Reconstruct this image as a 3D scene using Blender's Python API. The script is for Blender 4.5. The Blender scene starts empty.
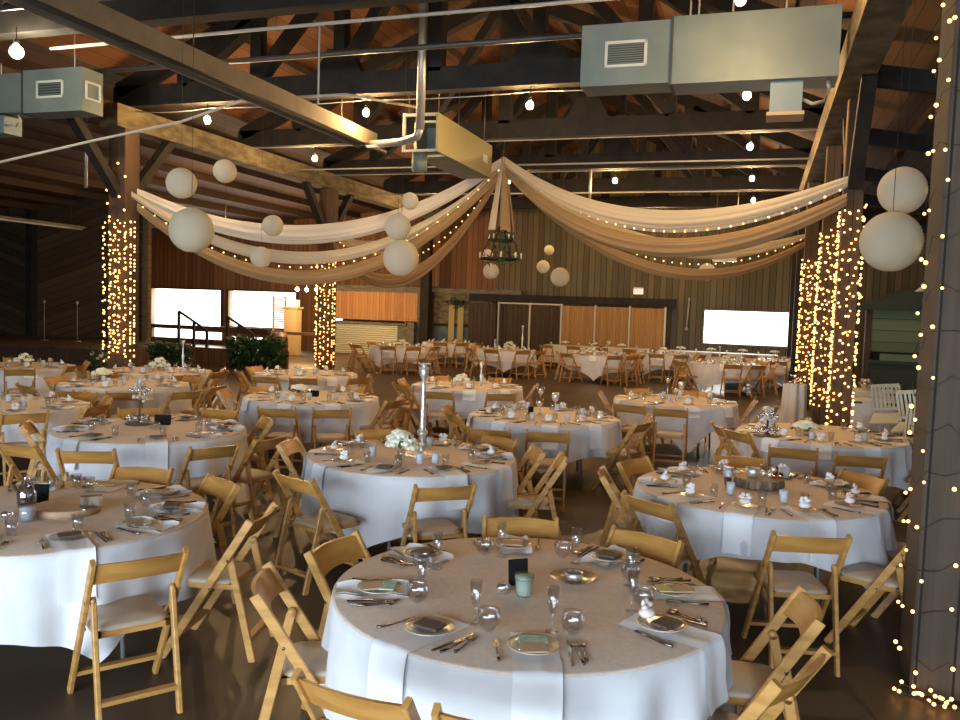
import bpy, math, random
from mathutils import Vector, Matrix
random.seed(11)
PI = math.pi
C = bpy.context.scene.collection
sc = bpy.context.scene

# ------------------------------------------------------------------ frames
TH = math.radians(18.4); CT, ST = math.cos(TH), math.sin(TH)
def U(u, v, z=0.0):            # building axes: u across the nave (right), v along it (away)
    return Vector((u*CT+v*ST, -u*ST+v*CT, z))
MU = Matrix.Rotation(-TH, 4, 'Z')   # building frame -> world

# ------------------------------------------------------------------ mesh builder
class MB:
    def __init__(s): s.v=[]; s.f=[]; s.sm=[]; s.mi=[]; s.cur=0
    def add(s, vs, fs, smooth=False):
        o=len(s.v); s.v+= [tuple(p) for p in vs]
        for f in fs: s.f.append([i+o for i in f]); s.sm.append(smooth); s.mi.append(s.cur)
        return s
    def box(s, c, d, M=None):
        x,y,z=[k/2 for k in d]; c=Vector(c)
        vs=[Vector((a*x,b*y,e*z)) for e in (-1,1) for b in (-1,1) for a in (-1,1)]
        if M is not None: vs=[M@p for p in vs]
        vs=[p+c for p in vs]
        return s.add(vs,[(0,2,3,1),(4,5,7,6),(0,1,5,4),(2,6,7,3),(0,4,6,2),(1,3,7,5)])
    def span(s, a, b):
        return s.box([(p+q)/2 for p,q in zip(a,b)],[abs(q-p) for p,q in zip(a,b)])
    def bar(s, a, b, w, h, up=(0,0,1), ch=0.0):     # rectangular bar a->b
        a=Vector(a); b=Vector(b); d=(b-a).normalized(); up=Vector(up)
        x=d.cross(up)
        if x.length<1e-4: x=d.cross(Vector((1,0,0)))
        x.normalize(); y=x.cross(d).normalized()
        if ch:
            pr=[(-w/2+ch,-h/2),(w/2-ch,-h/2),(w/2,-h/2+ch),(w/2,h/2-ch),(w/2-ch,h/2),(-w/2+ch,h/2),(-w/2,h/2-ch),(-w/2,-h/2+ch)]
        else: pr=[(-w/2,-h/2),(w/2,-h/2),(w/2,h/2),(-w/2,h/2)]
        n=len(pr)
        vs=[a+x*p+y*q for p,q in pr]+[b+x*p+y*q for p,q in pr]
        fs=[(i,(i+1)%n,n+(i+1)%n,n+i) for i in range(n)]+[tuple(range(n))[::-1],tuple(range(n,2*n))]
        return s.add(vs,fs)
    def tube(s, pts, r, n=8, cap=True):
        pts=[Vector(p) for p in pts]; m=len(pts); vs=[]
        rs=r if isinstance(r,(list,tuple)) else [r]*m
        for i,p in enumerate(pts):
            d=(pts[min(i+1,m-1)]-pts[max(i-1,0)]).normalized()
            up=Vector((0,0,1)) if abs(d.z)<.95 else Vector((1,0,0))
            x=d.cross(up).normalized(); y=x.cross(d)
            for k in range(n):
                a=2*PI*k/n; vs.append(p+(x*math.cos(a)+y*math.sin(a))*rs[i])
        fs=[(i*n+k,i*n+(k+1)%n,(i+1)*n+(k+1)%n,(i+1)*n+k) for i in range(m-1) for k in range(n)]
        if cap: fs+=[tuple(range(n))[::-1],tuple(range((m-1)*n,m*n))]
        return s.add(vs,fs,True)
    def lathe(s, prof, n=16, c=(0,0,0), cap=False):
        c=Vector(c); vs=[c+Vector((r*math.cos(2*PI*k/n),r*math.sin(2*PI*k/n),z)) for r,z in prof for k in range(n)]
        m=len(prof)
        fs=[(i*n+k,i*n+(k+1)%n,(i+1)*n+(k+1)%n,(i+1)*n+k) for i in range(m-1) for k in range(n)]
        if cap: fs+=[tuple(range(n))[::-1],tuple(range((m-1)*n,m*n))]
        return s.add(vs,fs,True)
    def ball(s, c, r, n=12, m=8, sc=(1,1,1)):
        c=Vector(c); vs=[c+Vector((0,0,-r*sc[2]))]
        for i in range(1,m):
            t=PI*i/m
            for k in range(n):
                a=2*PI*k/n; vs.append(c+Vector((r*sc[0]*math.sin(t)*math.cos(a),r*sc[1]*math.sin(t)*math.sin(a),-r*sc[2]*math.cos(t))))
        vs.append(c+Vector((0,0,r*sc[2])))
        fs=[(0,1+(k+1)%n,1+k) for k in range(n)]
        fs+=[(1+i*n+k,1+i*n+(k+1)%n,1+(i+1)*n+(k+1)%n,1+(i+1)*n+k) for i in range(m-2) for k in range(n)]
        L=len(vs)-1; b=1+(m-2)*n
        fs+=[(b+k,b+(k+1)%n,L) for k in range(n)]
        return s.add(vs,fs,True)
    def prism(s, poly, d0, d1, axis='v'):    # polygon of (a,z) extruded between d0,d1 along v (or along u)
        n=len(poly)
        P=(lambda a,z,d:(a,d,z)) if axis=='v' else (lambda a,z,d:(d,a,z))
        vs=[P(a,z,d0) for a,z in poly]+[P(a,z,d1) for a,z in poly]
        return s.add(vs,[(i,(i+1)%n,n+(i+1)%n,n+i) for i in range(n)]+[tuple(range(n))[::-1],tuple(range(n,2*n))])
    def grid(s, rows, smooth=True, close=False):
        m=len(rows); n=len(rows[0]); vs=[p for r in rows for p in r]
        fs=[(i*n+k,i*n+(k+1)%n,(i+1)*n+(k+1)%n,(i+1)*n+k) for i in range(m-1) for k in range(n if close else n-1)]
        return s.add(vs,fs,smooth)
    def xf(s, M): s.v=[tuple(M@Vector(p)) for p in s.v]; return s
    def mesh(s, name, mats):
        me=bpy.data.meshes.new(name); me.from_pydata(s.v,[],s.f)
        if not isinstance(mats,(list,tuple)): mats=[mats]
        for m in mats: me.materials.append(m)
        me.polygons.foreach_set('use_smooth',s.sm); me.polygons.foreach_set('material_index',s.mi)
        me.update(); return me
    def build(s, name, mats, parent=None, M=None):
        if M is not None: s.xf(M)
        o=bpy.data.objects.new(name, s.mesh(name,mats)); C.objects.link(o)
        if parent is not None: o.parent=parent
        return o

def tag(o, label=None, cat=None, group=None, kind=None):
    if label: o['label']=label
    if cat: o['category']=cat
    if group: o['group']=group
    if kind: o['kind']=kind
    return o
def empty(name, loc=(0,0,0), rz=0.0):
    o=bpy.data.objects.new(name,None); C.objects.link(o); o.location=loc; o.rotation_euler=(0,0,rz)
    o.empty_display_size=.1; return o
KIDS={}
def copy_tree(o, parent=None):
    c=o.copy(); C.objects.link(c)
    if parent is not None: c.parent=parent
    if o.name not in KIDS: KIDS[o.name]=list(o.children)
    for k in KIDS[o.name]: copy_tree(k,c)
    return c
def settle(o):       # centre a mesh object's origin on its mesh, keep place
    vs=o.data.vertices
    c=sum((v.co for v in vs),Vector())/len(vs)
    c.z=min(v.co.z for v in vs)
    o.data.transform(Matrix.Translation(-c)); o.location=o.location+c
    return o

# ------------------------------------------------------------------ materials
def mat(name, col, rough=.6, metal=0.0, **k):
    m=bpy.data.materials.new(name); m.use_nodes=True; b=m.node_tree.nodes['Principled BSDF']
    b.inputs['Base Color'].default_value=(*col,1); b.inputs['Roughness'].default_value=rough; b.inputs['Metallic'].default_value=metal
    for q,v in k.items(): b.inputs[q.replace('_',' ')].default_value=v
    return m
def nz(m, scale=(5,5,5), c1=(0,0,0), c2=(1,1,1), detail=4, coord='Object', bump=0.0, lo=.35, hi=.65, dist=0.0):
    nt=m.node_tree; N=nt.nodes; L=nt.links; b=N['Principled BSDF']
    tc=N.new('ShaderNodeTexCoord'); mp=N.new('ShaderNodeMapping'); mp.inputs['Scale'].default_value=scale
    L.new(tc.outputs[coord],mp.inputs[0]); n=N.new('ShaderNodeTexNoise'); n.inputs['Scale'].default_value=1; n.inputs['Detail'].default_value=detail
    n.inputs['Distortion'].default_value=dist
    L.new(mp.outputs[0],n.inputs['Vector']); r=N.new('ShaderNodeValToRGB'); e=r.color_ramp.elements
    e[0].position=lo; e[1].position=hi; e[0].color=(*c1,1); e[1].color=(*c2,1)
    L.new(n.outputs[0],r.inputs[0]); L.new(r.outputs[0],b.inputs['Base Color'])
    if bump:
        bp=N.new('ShaderNodeBump'); bp.inputs['Strength'].default_value=bump; bp.inputs['Distance'].default_value=.02
        L.new(n.outputs[0],bp.inputs['Height']); L.new(bp.outputs[0],b.inputs['Normal'])
    return m
def planks(name, c1, c2, width=.2, ax='X', rough=.8, gap=.06, rot=0.0, rotax='Y', grain=.5, glen=14.0):
    """boards running across axis `ax`; colour varies from board to board, dark gaps between"""
    m=mat(name,c1,rough); nt=m.node_tree; N=nt.nodes; L=nt.links; b=N['Principled BSDF']
    tc=N.new('ShaderNodeTexCoord'); mp=N.new('ShaderNodeMapping')
    mp.inputs['Rotation'].default_value[{'X':0,'Y':1,'Z':2}[rotax]]=rot
    L.new(tc.outputs['Object'],mp.inputs[0]); sp=N.new('ShaderNodeSeparateXYZ'); L.new(mp.outputs[0],sp.inputs[0])
    dv=N.new('ShaderNodeMath'); dv.operation='DIVIDE'; dv.inputs[1].default_value=width; L.new(sp.outputs[ax],dv.inputs[0])
    fl=N.new('ShaderNodeMath'); fl.operation='FLOOR'; L.new(dv.outputs[0],fl.inputs[0])
    fr=N.new('ShaderNodeMath'); fr.operation='FRACT'; L.new(dv.outputs[0],fr.inputs[0])
    wn=N.new('ShaderNodeTexWhiteNoise'); wn.noise_dimensions='1D'; L.new(fl.outputs[0],wn.inputs['W'])
    ns=N.new('ShaderNodeTexNoise'); ns.inputs['Scale'].default_value=1; ns.inputs['Detail'].default_value=5
    m2=N.new('ShaderNodeMapping'); scl=[1.2,1.2,1.2]; scl['XYZ'.index(ax)]=glen; m2.inputs['Scale'].default_value=scl
    L.new(mp.outputs[0],m2.inputs[0]); L.new(m2.outputs[0],ns.inputs['Vector'])
    mx=N.new('ShaderNodeMath'); mx.operation='MULTIPLY_ADD'; mx.inputs[1].default_value=1-grain
    mg=N.new('ShaderNodeMath'); mg.operation='MULTIPLY'; mg.inputs[1].default_value=grain; L.new(ns.outputs[0],mg.inputs[0])
    L.new(wn.outputs['Value'],mx.inputs[0]); L.new(mg.outputs[0],mx.inputs[2])
    r=N.new('ShaderNodeValToRGB'); e=r.color_ramp.elements; e[0].position=.1; e[1].position=.85; e[0].color=(*c1,1); e[1].color=(*c2,1)
    L.new(mx.outputs[0],r.inputs[0])
    gt=N.new('ShaderNodeMath'); gt.operation='GREATER_THAN'; gt.inputs[1].default_value=gap; L.new(fr.outputs[0],gt.inputs[0])
    mc=N.new('ShaderNodeMix'); mc.data_type='RGBA'; mc.inputs[6].default_value=(c1[0]*.25,c1[1]*.25,c1[2]*.25,1)
    L.new(gt.outputs[0],mc.inputs[0]); L.new(r.outputs[0],mc.inputs[7]); L.new(mc.outputs[2],b.inputs['Base Color'])
    bp=N.new('ShaderNodeBump'); bp.inputs['Strength'].default_value=.4; bp.inputs['Distance'].default_value=.02
    L.new(gt.outputs[0],bp.inputs['Height']); L.new(bp.outputs[0],b.inputs['Normal'])
    return m
def emis(name, col, st):
    m=bpy.data.materials.new(name); m.use_nodes=True; b=m.node_tree.nodes['Principled BSDF']
    b.inputs['Base Color'].default_value=(*col,1); b.inputs['Emission Color'].default_value=(*col,1); b.inputs['Emission Strength'].default_value=st
    return m
def clear(name, tint=(1,1,1), amt=.8, rough=.05, gloss=(1,1,1)):
    m=bpy.data.materials.new(name); m.use_nodes=True; nt=m.node_tree; N=nt.nodes; L=nt.links
    N.remove(N['Principled BSDF']); b=N.new('ShaderNodeBsdfGlossy'); b.inputs[0].default_value=(*gloss,1); b.inputs['Roughness'].default_value=rough
    t=N.new('ShaderNodeBsdfTransparent'); t.inputs[0].default_value=(*tint,1)
    lw=N.new('ShaderNodeLayerWeight'); lw.inputs[0].default_value=.35
    mr=N.new('ShaderNodeMapRange'); mr.inputs[3].default_value=1-amt; mr.inputs[4].default_value=min(1,1-amt+.38)
    L.new(lw.outputs['Facing'],mr.inputs[0])
    x=N.new('ShaderNodeMixShader'); L.new(mr.outputs[0],x.inputs[0]); L.new(t.outputs[0],x.inputs[1]); L.new(b.outputs[0],x.inputs[2])
    L.new(x.outputs[0],N['Material Output'].inputs[0]); return m
def sheer(name, col, tr=.35, coord_scale=30):
    m=bpy.data.materials.new(name); m.use_nodes=True; nt=m.node_tree; N=nt.nodes; L=nt.links
    d=N.new('ShaderNodeBsdfDiffuse'); d.inputs[0].default_value=(*col,1)
    t=N.new('ShaderNodeBsdfTranslucent'); t.inputs[0].default_value=(*col,1)
    x=N.new('ShaderNodeMixShader'); x.inputs[0].default_value=tr
    L.new(d.outputs[0],x.inputs[1]); L.new(t.outputs[0],x.inputs[2]); L.new(x.outputs[0],N['Material Output'].inputs[0]); return m

M={}
M['wood']=nz(mat('honey_wood',(.6,.33,.1),.38),(6,6,30),(.43,.215,.055),(.58,.31,.09),3,bump=.03)
M['wood_rail']=nz(mat('honey_wood_rail',(.6,.33,.1),.32),(3,20,20),(.43,.205,.048),(.56,.285,.075),3)
M['vinyl']=mat('cream_vinyl',(.47,.36,.25),.5)
M['cloth']=mat('white_tablecloth',(.80,.79,.78),.85,Sheen_Weight=.2)
nz(M['cloth'],(7,7,7),(.66,.655,.66),(.72,.715,.72),3,bump=.12)
M['linen']=nz(mat('beige_overlay_linen',(.5,.38,.28),.85),(40,40,40),(.70,.57,.46),(.76,.63,.52),2,bump=.05)
M['napkin']=mat('white_napkin',(.88,.88,.88),.8)
M['ivory']=mat('ivory_lace',(.72,.66,.56),.9)
M['steel']=mat('cutlery_steel',(.26,.23,.21),.25,1.0)
M['silver']=nz(mat('mercury_silver',(.8,.78,.72),.38,.75),(60,60,60),(.55,.52,.46),(.95,.93,.88),2,bump=.2)
M['glass']=clear('clear_glass',(.93,.94,.95),.93)
M['frost']=mat('frosted_votive_glass',(.72,.78,.84),.2,Transmission_Weight=.25)
M['plate']=clear('clear_plate_glass',(.93,.90,.84),.92,.15,(.8,.78,.74))
M['gold']=mat('gold_rim',(.72,.58,.40),.4,.3)
M['choc']=nz(mat('dark_favor_card',(.1,.06,.04),.8),(90,90,90),(.05,.035,.028),(.15,.10,.075),2)
M['kraft']=mat('kraft_paper',(.58,.40,.27),.8)
M['green_card']=nz(mat('green_watercolour',(.3,.6,.5),.8),(18,18,18),(.22,.52,.42),(.62,.72,.55),2)
M['yellow_card']=nz(mat('yellow_watercolour',(.7,.6,.25),.8),(18,18,18),(.72,.60,.2),(.72,.66,.45),2)
M['pink']=mat('favor_tulle',(.85,.72,.66),.8)
M['black']=mat('black_card',(.012,.012,.012),.9,Specular_IOR_Level=.1)
M['white_ink']=mat('white_ink',(.5,.5,.5),.7)
M['candle']=mat('pale_candle_wax',(.62,.74,.62),.6)
M['petal']=nz(mat('cream_petals',(.86,.84,.66),.8),(30,30,30),(.74,.78,.52),(.92,.88,.76),2)
M['leaf']=nz(mat('leaf_green',(.04,.09,.03),.55),(9,9,9),(.02,.05,.02),(.07,.14,.045),2)
M['bark']=nz(mat('log_bark',(.2,.13,.08),.9),(40,40,6),(.10,.065,.04),(.30,.21,.14),4,bump=.4)
M['slice']=nz(mat('log_end_grain',(.5,.34,.2),.7),(12,12,12),(.36,.22,.12),(.48,.32,.19),3)
M['copper']=mat('copper_balls',(.72,.34,.16),.18,1.0)
M['crystal']=clear('crystal_beads',(.9,.9,.9),.55,.03)
M['cola']=mat('dark_drink',(.03,.012,.008),.1)
M['floor']=mat('dark_sealed_concrete',(.05,.035,.02),.42)
nz(M['floor'],(.9,.9,.9),(.055,.034,.020),(.12,.082,.050),8,bump=.05,lo=.3,hi=.7)
M['post']=planks('rough_sawn_post',(.065,.035,.018),(.14,.08,.042),.19,'X',.85,.05,grain=.7,glen=22)
M['postF']=planks('weathered_post_boards',(.042,.028,.016),(.11,.076,.048),.19,'X',.85,.07,grain=.75,glen=26)
M['beam']=nz(mat('old_beam',(.3,.22,.1),.85),(3,3,9),(.08,.062,.032),(.19,.15,.08),5,bump=.3)
M['truss']=nz(mat('dark_truss',(.03,.02,.014),.8),(4,4,4),(.009,.007,.005),(.022,.016,.010),4)
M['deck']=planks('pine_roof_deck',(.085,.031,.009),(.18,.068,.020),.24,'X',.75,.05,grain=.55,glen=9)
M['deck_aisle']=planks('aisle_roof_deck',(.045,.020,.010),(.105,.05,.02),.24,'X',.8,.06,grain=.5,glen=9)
M['rafter']=mat('rafter_wood',(.07,.038,.02),.8)
M['backwall']=planks('weathered_board_wall',(.075,.062,.034),(.18,.145,.08),.22,'X',.85,.09,grain=.5,glen=16)
M['redwall']=planks('brown_board_wall',(.13,.06,.028),(.25,.125,.06),.22,'X',.85,.08,grain=.4,glen=16)
M['diagA']=planks('diagonal_boards_a',(.045,.026,.011),(.14,.085,.036),.24,'Z',.85,.07,rot=math.radians(17),grain=.5,glen=12)
M['diagB']=planks('diagonal_boards_b',(.040,.024,.010),(.11,.068,.030),.24,'Z',.85,.07,rot=math.radians(-17),grain=.5,glen=12)
M['sidewall']=planks('side_boards',(.04,.028,.015),(.09,.06,.032),.25,'Z',.85,.07)
M['stage']=nz(mat('stage_top',(.10,.06,.035),.6),(2,2,2),(.075,.045,.026),(.13,.082,.05),3)
M['skirt']=mat('brown_stage_skirt',(.085,.042,.024),.9)
M['hvac']=nz(mat('painted_duct',(.30,.36,.34),.5,.1),(2,2,2),(.125,.16,.148),(.16,.20,.182),2)
M['hvac_l']=mat('duct_light_edge',(.5,.52,.48),.5)
M['stub']=mat('galvanised_stub',(.17,.225,.24),.55,.3)
M['hvac_dark']=mat('duct_grille_dark',(.03,.035,.03),.6)
M['hood']=nz(mat('heater_hood',(.42,.34,.2),.8,.0),(3,3,3),(.16,.135,.09),(.215,.18,.12),3)
M['hood_in']=mat('heater_inside',(.06,.05,.035),.5,.4)
M['heater_box']=mat('heater_box_olive',(.26,.235,.11),.5,.1)
M['pipe']=mat('galvanised_pipe',(.40,.40,.38),.4,.6)
M['pipe_w']=mat('pale_conduit',(.42,.38,.32),.5)
M['pipe_d']=mat('dark_pipe',(.09,.08,.07),.5,.4)
M['bulb']=emis('warm_lamp_glass',(1,.62,.27),1080)
M['bulb_w']=emis('cool_lamp_glass',(1,.86,.62),500)
M['fairy']=emis('fairy_light_glow',(1,.48,.14),3.8)
M['fairy2']=emis('fairy_light_glow_soft',(1,.58,.22),3)
M['wire']=mat('dark_wire',(.035,.028,.018),.7)
M['socket']=mat('lamp_socket',(.05,.045,.04),.5)
M['lantern']=sheer('paper_lantern',(.78,.72,.56),.45)
M['cream']=sheer('cream_chiffon',(.74,.66,.50),.4)
M['white_ch']=sheer('white_chiffon',(.80,.76,.68),.4)
M['tan']=sheer('tan_burlap_drape',(.42,.28,.14),.25)
M['iron']=mat('black_iron',(.02,.018,.016),.6,.3)
M['shingle']=planks('cedar_shingles',(.34,.13,.045),(.68,.36,.15),.13,'X',.7,.05,grain=.7,glen=18)
M['graywood']=nz(mat('grey_wood',(.17,.15,.12),.85),(3,3,20),(.11,.10,.08),(.22,.19,.15),4)
M['corr']=mat('corrugated_metal',(.62,.63,.50),.4,.35)
M['yellowwood']=mat('yellow_boards',(.42,.33,.13),.7)
M['bluepaint']=nz(mat('blue_grey_paint',(.05,.09,.1),.6),(3,3,3),(.035,.06,.07),(.08,.13,.14),3)
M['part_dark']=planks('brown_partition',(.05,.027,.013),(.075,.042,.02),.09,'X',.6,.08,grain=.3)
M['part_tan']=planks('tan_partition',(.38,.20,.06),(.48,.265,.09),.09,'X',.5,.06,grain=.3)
M['alu']=mat('pale_frame',(.62,.56,.42),.4)  # cream painted as light slits between partition panels; top rails share it
M['barrel']=planks('barrel_staves',(.05,.022,.010),(.11,.05,.022),.1,'X',.5,.08)
M['palewood']=mat('pale_trim_wood',(.5,.36,.2),.7)
M['greenboards']=planks('pale_green_boards',(.10,.145,.075),(.17,.22,.12),.3,'Z',.7,.05,grain=.4)
M['darkgreen']=mat('dark_green_panel',(.035,.05,.03),.7)
M['exit_red']=emis('exit_red',(1,.12,.08),.9)
M['exit_white']=emis('exit_face',(.95,.8,.66),.55)
M['white_slat']=mat('white_painted_chair',(.62,.64,.55),.5)
M['lampshade']=emis('lit_lantern_panel',(1,.78,.45),.9)
M['tin']=mat('tin_lid',(.6,.6,.58),.3,.8)

# ------------------------------------------------------------------ camera
H=2.114; p=.06542; r=.03305
cam=bpy.data.cameras.new('camera'); co=bpy.data.objects.new('camera',cam); C.objects.link(co)
F=Vector((0,math.cos(p),-math.sin(p))); R0=Vector((1,0,0)); U0=Vector((0,math.sin(p),math.cos(p)))
X=R0*math.cos(r)+U0*math.sin(r); Y=U0*math.cos(r)-R0*math.sin(r); Z=-F
co.matrix_world=Matrix(((X.x,Y.x,Z.x,0),(X.y,Y.y,Z.y,0),(X.z,Y.z,Z.z,H),(0,0,0,1)))
cam.sensor_width=36; cam.lens=836.9/960*36; cam.clip_end=200; cam.clip_start=.05
sc.camera=co

# ------------------------------------------------------------------ setting
UL,UR,VF,VB=-26.5,9.0,-6.0,31.0
def struct(name,mb,m,label=None):
    o=mb.build(name,m); o.matrix_world=MU; o['kind']='structure'
    if label: o['label']=label
    return o
struct('floor',MB().span((UL-.3,VF-.3,-.2),(UR+.3,VB+.3,0)),M['floor'],'dark brown sealed concrete barn floor')
EAV=5.9; RIDGE=8.5; UC=-5.125
def roof(u): return EAV+(RIDGE-EAV)*(1-abs(u-UC)/6.125) if -11.25<=u<=1 else (EAV-(-11.25-u)*.085 if u<-11.25 else EAV-(u-1)*.2)
def wall_v(name,v0,v1,u0,u1,z0,z1,ops,m):
    us=sorted({u0,u1}|{o[0] for o in ops}|{o[1] for o in ops}); zs=sorted({z0,z1}|{o[2] for o in ops}|{o[3] for o in ops})
    b=MB()
    for a,c in zip(us,us[1:]):
        for e,g in zip(zs,zs[1:]):
            if any(o[0]<=(a+c)/2<=o[1] and o[2]<=(e+g)/2<=o[3] for o in ops): continue
            b.span((a,v0,e),(c,v1,g))
    return b,(lambda: struct(name,b,m))
# back wall, with its openings
b,mk=wall_v('wall_back',VB,VB+.2,-9.8,UR,0,4.1,[(-1.9,.98,1.03,2.2)],M['backwall'])
b.prism([(-9.8,4.1),(UR,4.1),(UR,roof(UR)+.15),(1,EAV+.19),(UC,RIDGE+.21),(-9.8,roof(-9.8)+.21)],VB,VB+.2)
mk()['label']='weathered grey-brown vertical board wall at the back'
b,mk=wall_v('wall_back_left',VB,VB+.2,UL,-9.8,0,4.1,[(-25.9,-22.2,.80,2.38),(-21.8,-18.5,.86,2.38),(-25.9,-22.2,.22,.62),(-21.8,-19.4,.25,.42),(-16.9,-16.35,-.01,1.75)],M['redwall'])
b.prism([(UL,4.1),(-9.8,4.1),(-9.8,roof(-9.8)+.21),(-11.25,EAV+.15),(UL,roof(UL)+.15)],VB,VB+.2)
mk()['label']='reddish brown board wall with open windows at far left'
def frame(name,u0,u1,z0,z1,v,m,t=.07,d=.12):
    b=MB(); b.span((u0-t,v-d,z0-t),(u1+t,v,z0)); b.span((u0-t,v-d,z1),(u1+t,v,z1+t)); b.span((u0-t,v-d,z0),(u0,v,z1)); b.span((u1,v-d,z0),(u1+t,v,z1))
    return struct(name,b,m)
frame('window_1',-25.9,-22.2,.80,2.38,VB,M['rafter'])['label']='bright open window, leftmost in the far brown wall'
frame('window_2',-21.8,-18.5,.86,2.38,VB,M['rafter'])['label']='bright open window beside the louvred shutter'
frame('window_3',-1.9,.98,1.03,2.2,VB,M['graywood'],.05)['label']='bright wide window in the grey board wall at right'
b=MB(); b.span((UL-.2,VF,0),(UL,VB,5.2)); struct('wall_left',b,M['sidewall'])
b=MB(); b.span((UR,VF,0),(UR+.2,VB,5.2)); struct('wall_right',b,M['sidewall'])
# front wall behind the camera with the big open barn doors
b,mk=wall_v('wall_front',VF-.2,VF,UL,UR,0,4.1,[(-9,3.5,0,3.6)],M['backwall'])
b.prism([(UL,4.1),(UR,4.1),(UR,roof(UR)+.05),(1,EAV+.1),(UC,RIDGE+.1),(-11.25,EAV+.05),(UL,roof(UL)+.1)],VF-.2,VF)
mk()
# stage partition with chevron boards
b=MB(); b.span((UL,22.5,0),(-23.7,22.7,5.0)); struct('wall_stage_left',b,M['diagB'],'dark diagonal board wall left of the upright, behind the stage')
b=MB(); b.span((-23.7,22.5,0),(-19.0,22.7,5.2)); struct('wall_stage',b,M['diagA'],'dark diagonal board wall behind the stage')
for i,u in enumerate([-23.7,-19.6,-19.1]):
    b=MB(); b.span((u-.13,22.25,0),(u+.13,22.5,5.2)); struct('trim_%d'%(i+1),b,M['truss'])
# ceilings: nave slopes, aisles
def slab(name,ua,za,ub,zb,m,t=.08):
    b=MB(); b.prism([(ua,za),(ub,zb),(ub,zb+t),(ua,za+t)],VF-.2,VB+.2)
    return struct(name,b,m)
L1=slab('ceiling',-11.25,EAV+.22,UC,RIDGE+.22,M['deck']); L1['label']='orange-brown pine roof boards, left slope'
L2=slab('ceiling_right_slope',UC,RIDGE+.22,1,EAV+.22,M['deck']); L2['label']='orange-brown pine roof boards, right slope'
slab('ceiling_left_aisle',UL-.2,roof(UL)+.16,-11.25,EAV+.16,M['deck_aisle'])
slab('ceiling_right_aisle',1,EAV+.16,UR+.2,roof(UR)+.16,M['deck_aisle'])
# left aisle rafters (run along the building) and right aisle joists
for k in range(9):
    u=-12.6-k*1.55; b=MB(); b.span((-.06,VF,-.2),(.06,VB,0)); 
    o=b.build('rafter',M['rafter']); o.matrix_world=Matrix.Translation(U(u,0,roof(u)+.155))@MU
    tag(o,'dark brown rafter under the left aisle roof','rafter','rafters under the left aisle roof')
for k in range(4):
    u=2.6+k*1.9; b=MB(); b.span((-.06,VF,-.2),(.06,VB,0))
    o=b.build('rafter',M['rafter']); o.matrix_world=Matrix.Translation(U(u,0,roof(u)+.155))@MU
    tag(o,'dark brown rafter under the right aisle roof','rafter','rafters under the right aisle roof')
for i,v in enumerate([9.0,12.7,16.55,20.4,24.2,28.0]):
    b=MB(); b.prism([(1.3,5.55),(8.95,4.15),(8.95,3.87),(1.3,5.27)],-.07,.07)
    o=b.build('roof_joist',M['truss']); o.matrix_world=Matrix.Translation(U(0,v,0))@MU
    tag(o,'dark joist crossing the right aisle roof','joist','joists crossing the right aisle roof')
# purlins under the nave roof
for k in range(5):
    for sgn in (-1,1):
        uu=UC+sgn*(.7+k*1.15); z=roof(uu)+.2
        b=MB(); b.span((-.05,VF,-.16),(.05,VB,0)); o=b.build('purlin',M['rafter']); o.matrix_world=Matrix.Translation(U(uu,0,z))@MU
        tag(o,'brown purlin under the %s roof slope'%('left' if sgn<0 else 'right'),'purlin','purlins under the %s roof slope'%('left' if sgn<0 else 'right'))

# ------------------------------------------------------------------ roof trusses
def truss(first=[None]):
    if first[0] is None:
        t=empty('roof_truss')
        MB().span((-11.4,-.12,5.5),(1.15,.12,5.86)).build('bottom_chord',M['truss'],t)
        for s_ in (-1,1):
            a=(UC+s_*6.2,0,5.78); c=(UC,0,RIDGE-.1)
            MB().bar(a,c,.24,.28,(0,0,1)).build('top_chord',M['truss'],t)
        MB().bar((UC,0,5.8),(UC,0,RIDGE-.2),.24,.24,(1,0,0)).build('king_post',M['truss'],t)
        for s_ in (-1,1):
            for k in (1.7,3.3,4.8):
                uu=UC+s_*k; MB().bar((uu,0,5.8),(uu,0,roof(uu)-.15),.2,.2,(1,0,0)).build('upright',M['truss'],t)
            for k0,k1 in ((0.0,1.7),(1.7,3.3),(3.3,4.8)):
                a=UC+s_*k0; c=UC+s_*k1
                MB().bar((c,0,5.85),(a+s_*.1,0,roof(a)-.25),.18,.24,(0,1,0)).build('brace',M['truss'],t)
            MB().prism([(UC+s_*1.7-.45,5.8),(UC+s_*1.7+.45,5.8),(UC+s_*1.7+.2,6.25),(UC+s_*1.7-.2,6.25)],-.13,.13).build('gusset',M['truss'],t)
        first[0]=t; return t
    return copy_tree(first[0])
ords=['first truss from the camera','second truss from the camera','third truss, over the two lit posts nearest the drapes','fourth truss, above the centre of the drapes','fifth truss, above the far lit posts','sixth truss from the camera','seventh truss, nearest the back wall']
for i,v in enumerate([5.0,8.85,12.7,16.55,20.4,24.25,28.1]):
    t=truss(); t.matrix_world=Matrix.Translation(U(0,v,0))@MU
    tag(t,'dark timber roof truss, '+ords[i],'roof truss','roof trusses across the nave')

# eaves beams
for u,nm in ((-11.25,'old timber eaves beam above the left row of posts'),(1.0,'old timber eaves beam above the right row of posts')):
    b=MB().span((-.2,12.3 if u<0 else VF+.05,5.1),(.2,VB-.05,5.5)); o=b.build('eaves_beam',M['beam']); o.matrix_world=Matrix.Translation(U(u,0,0))@MU
    tag(o,nm,'beam')
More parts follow.
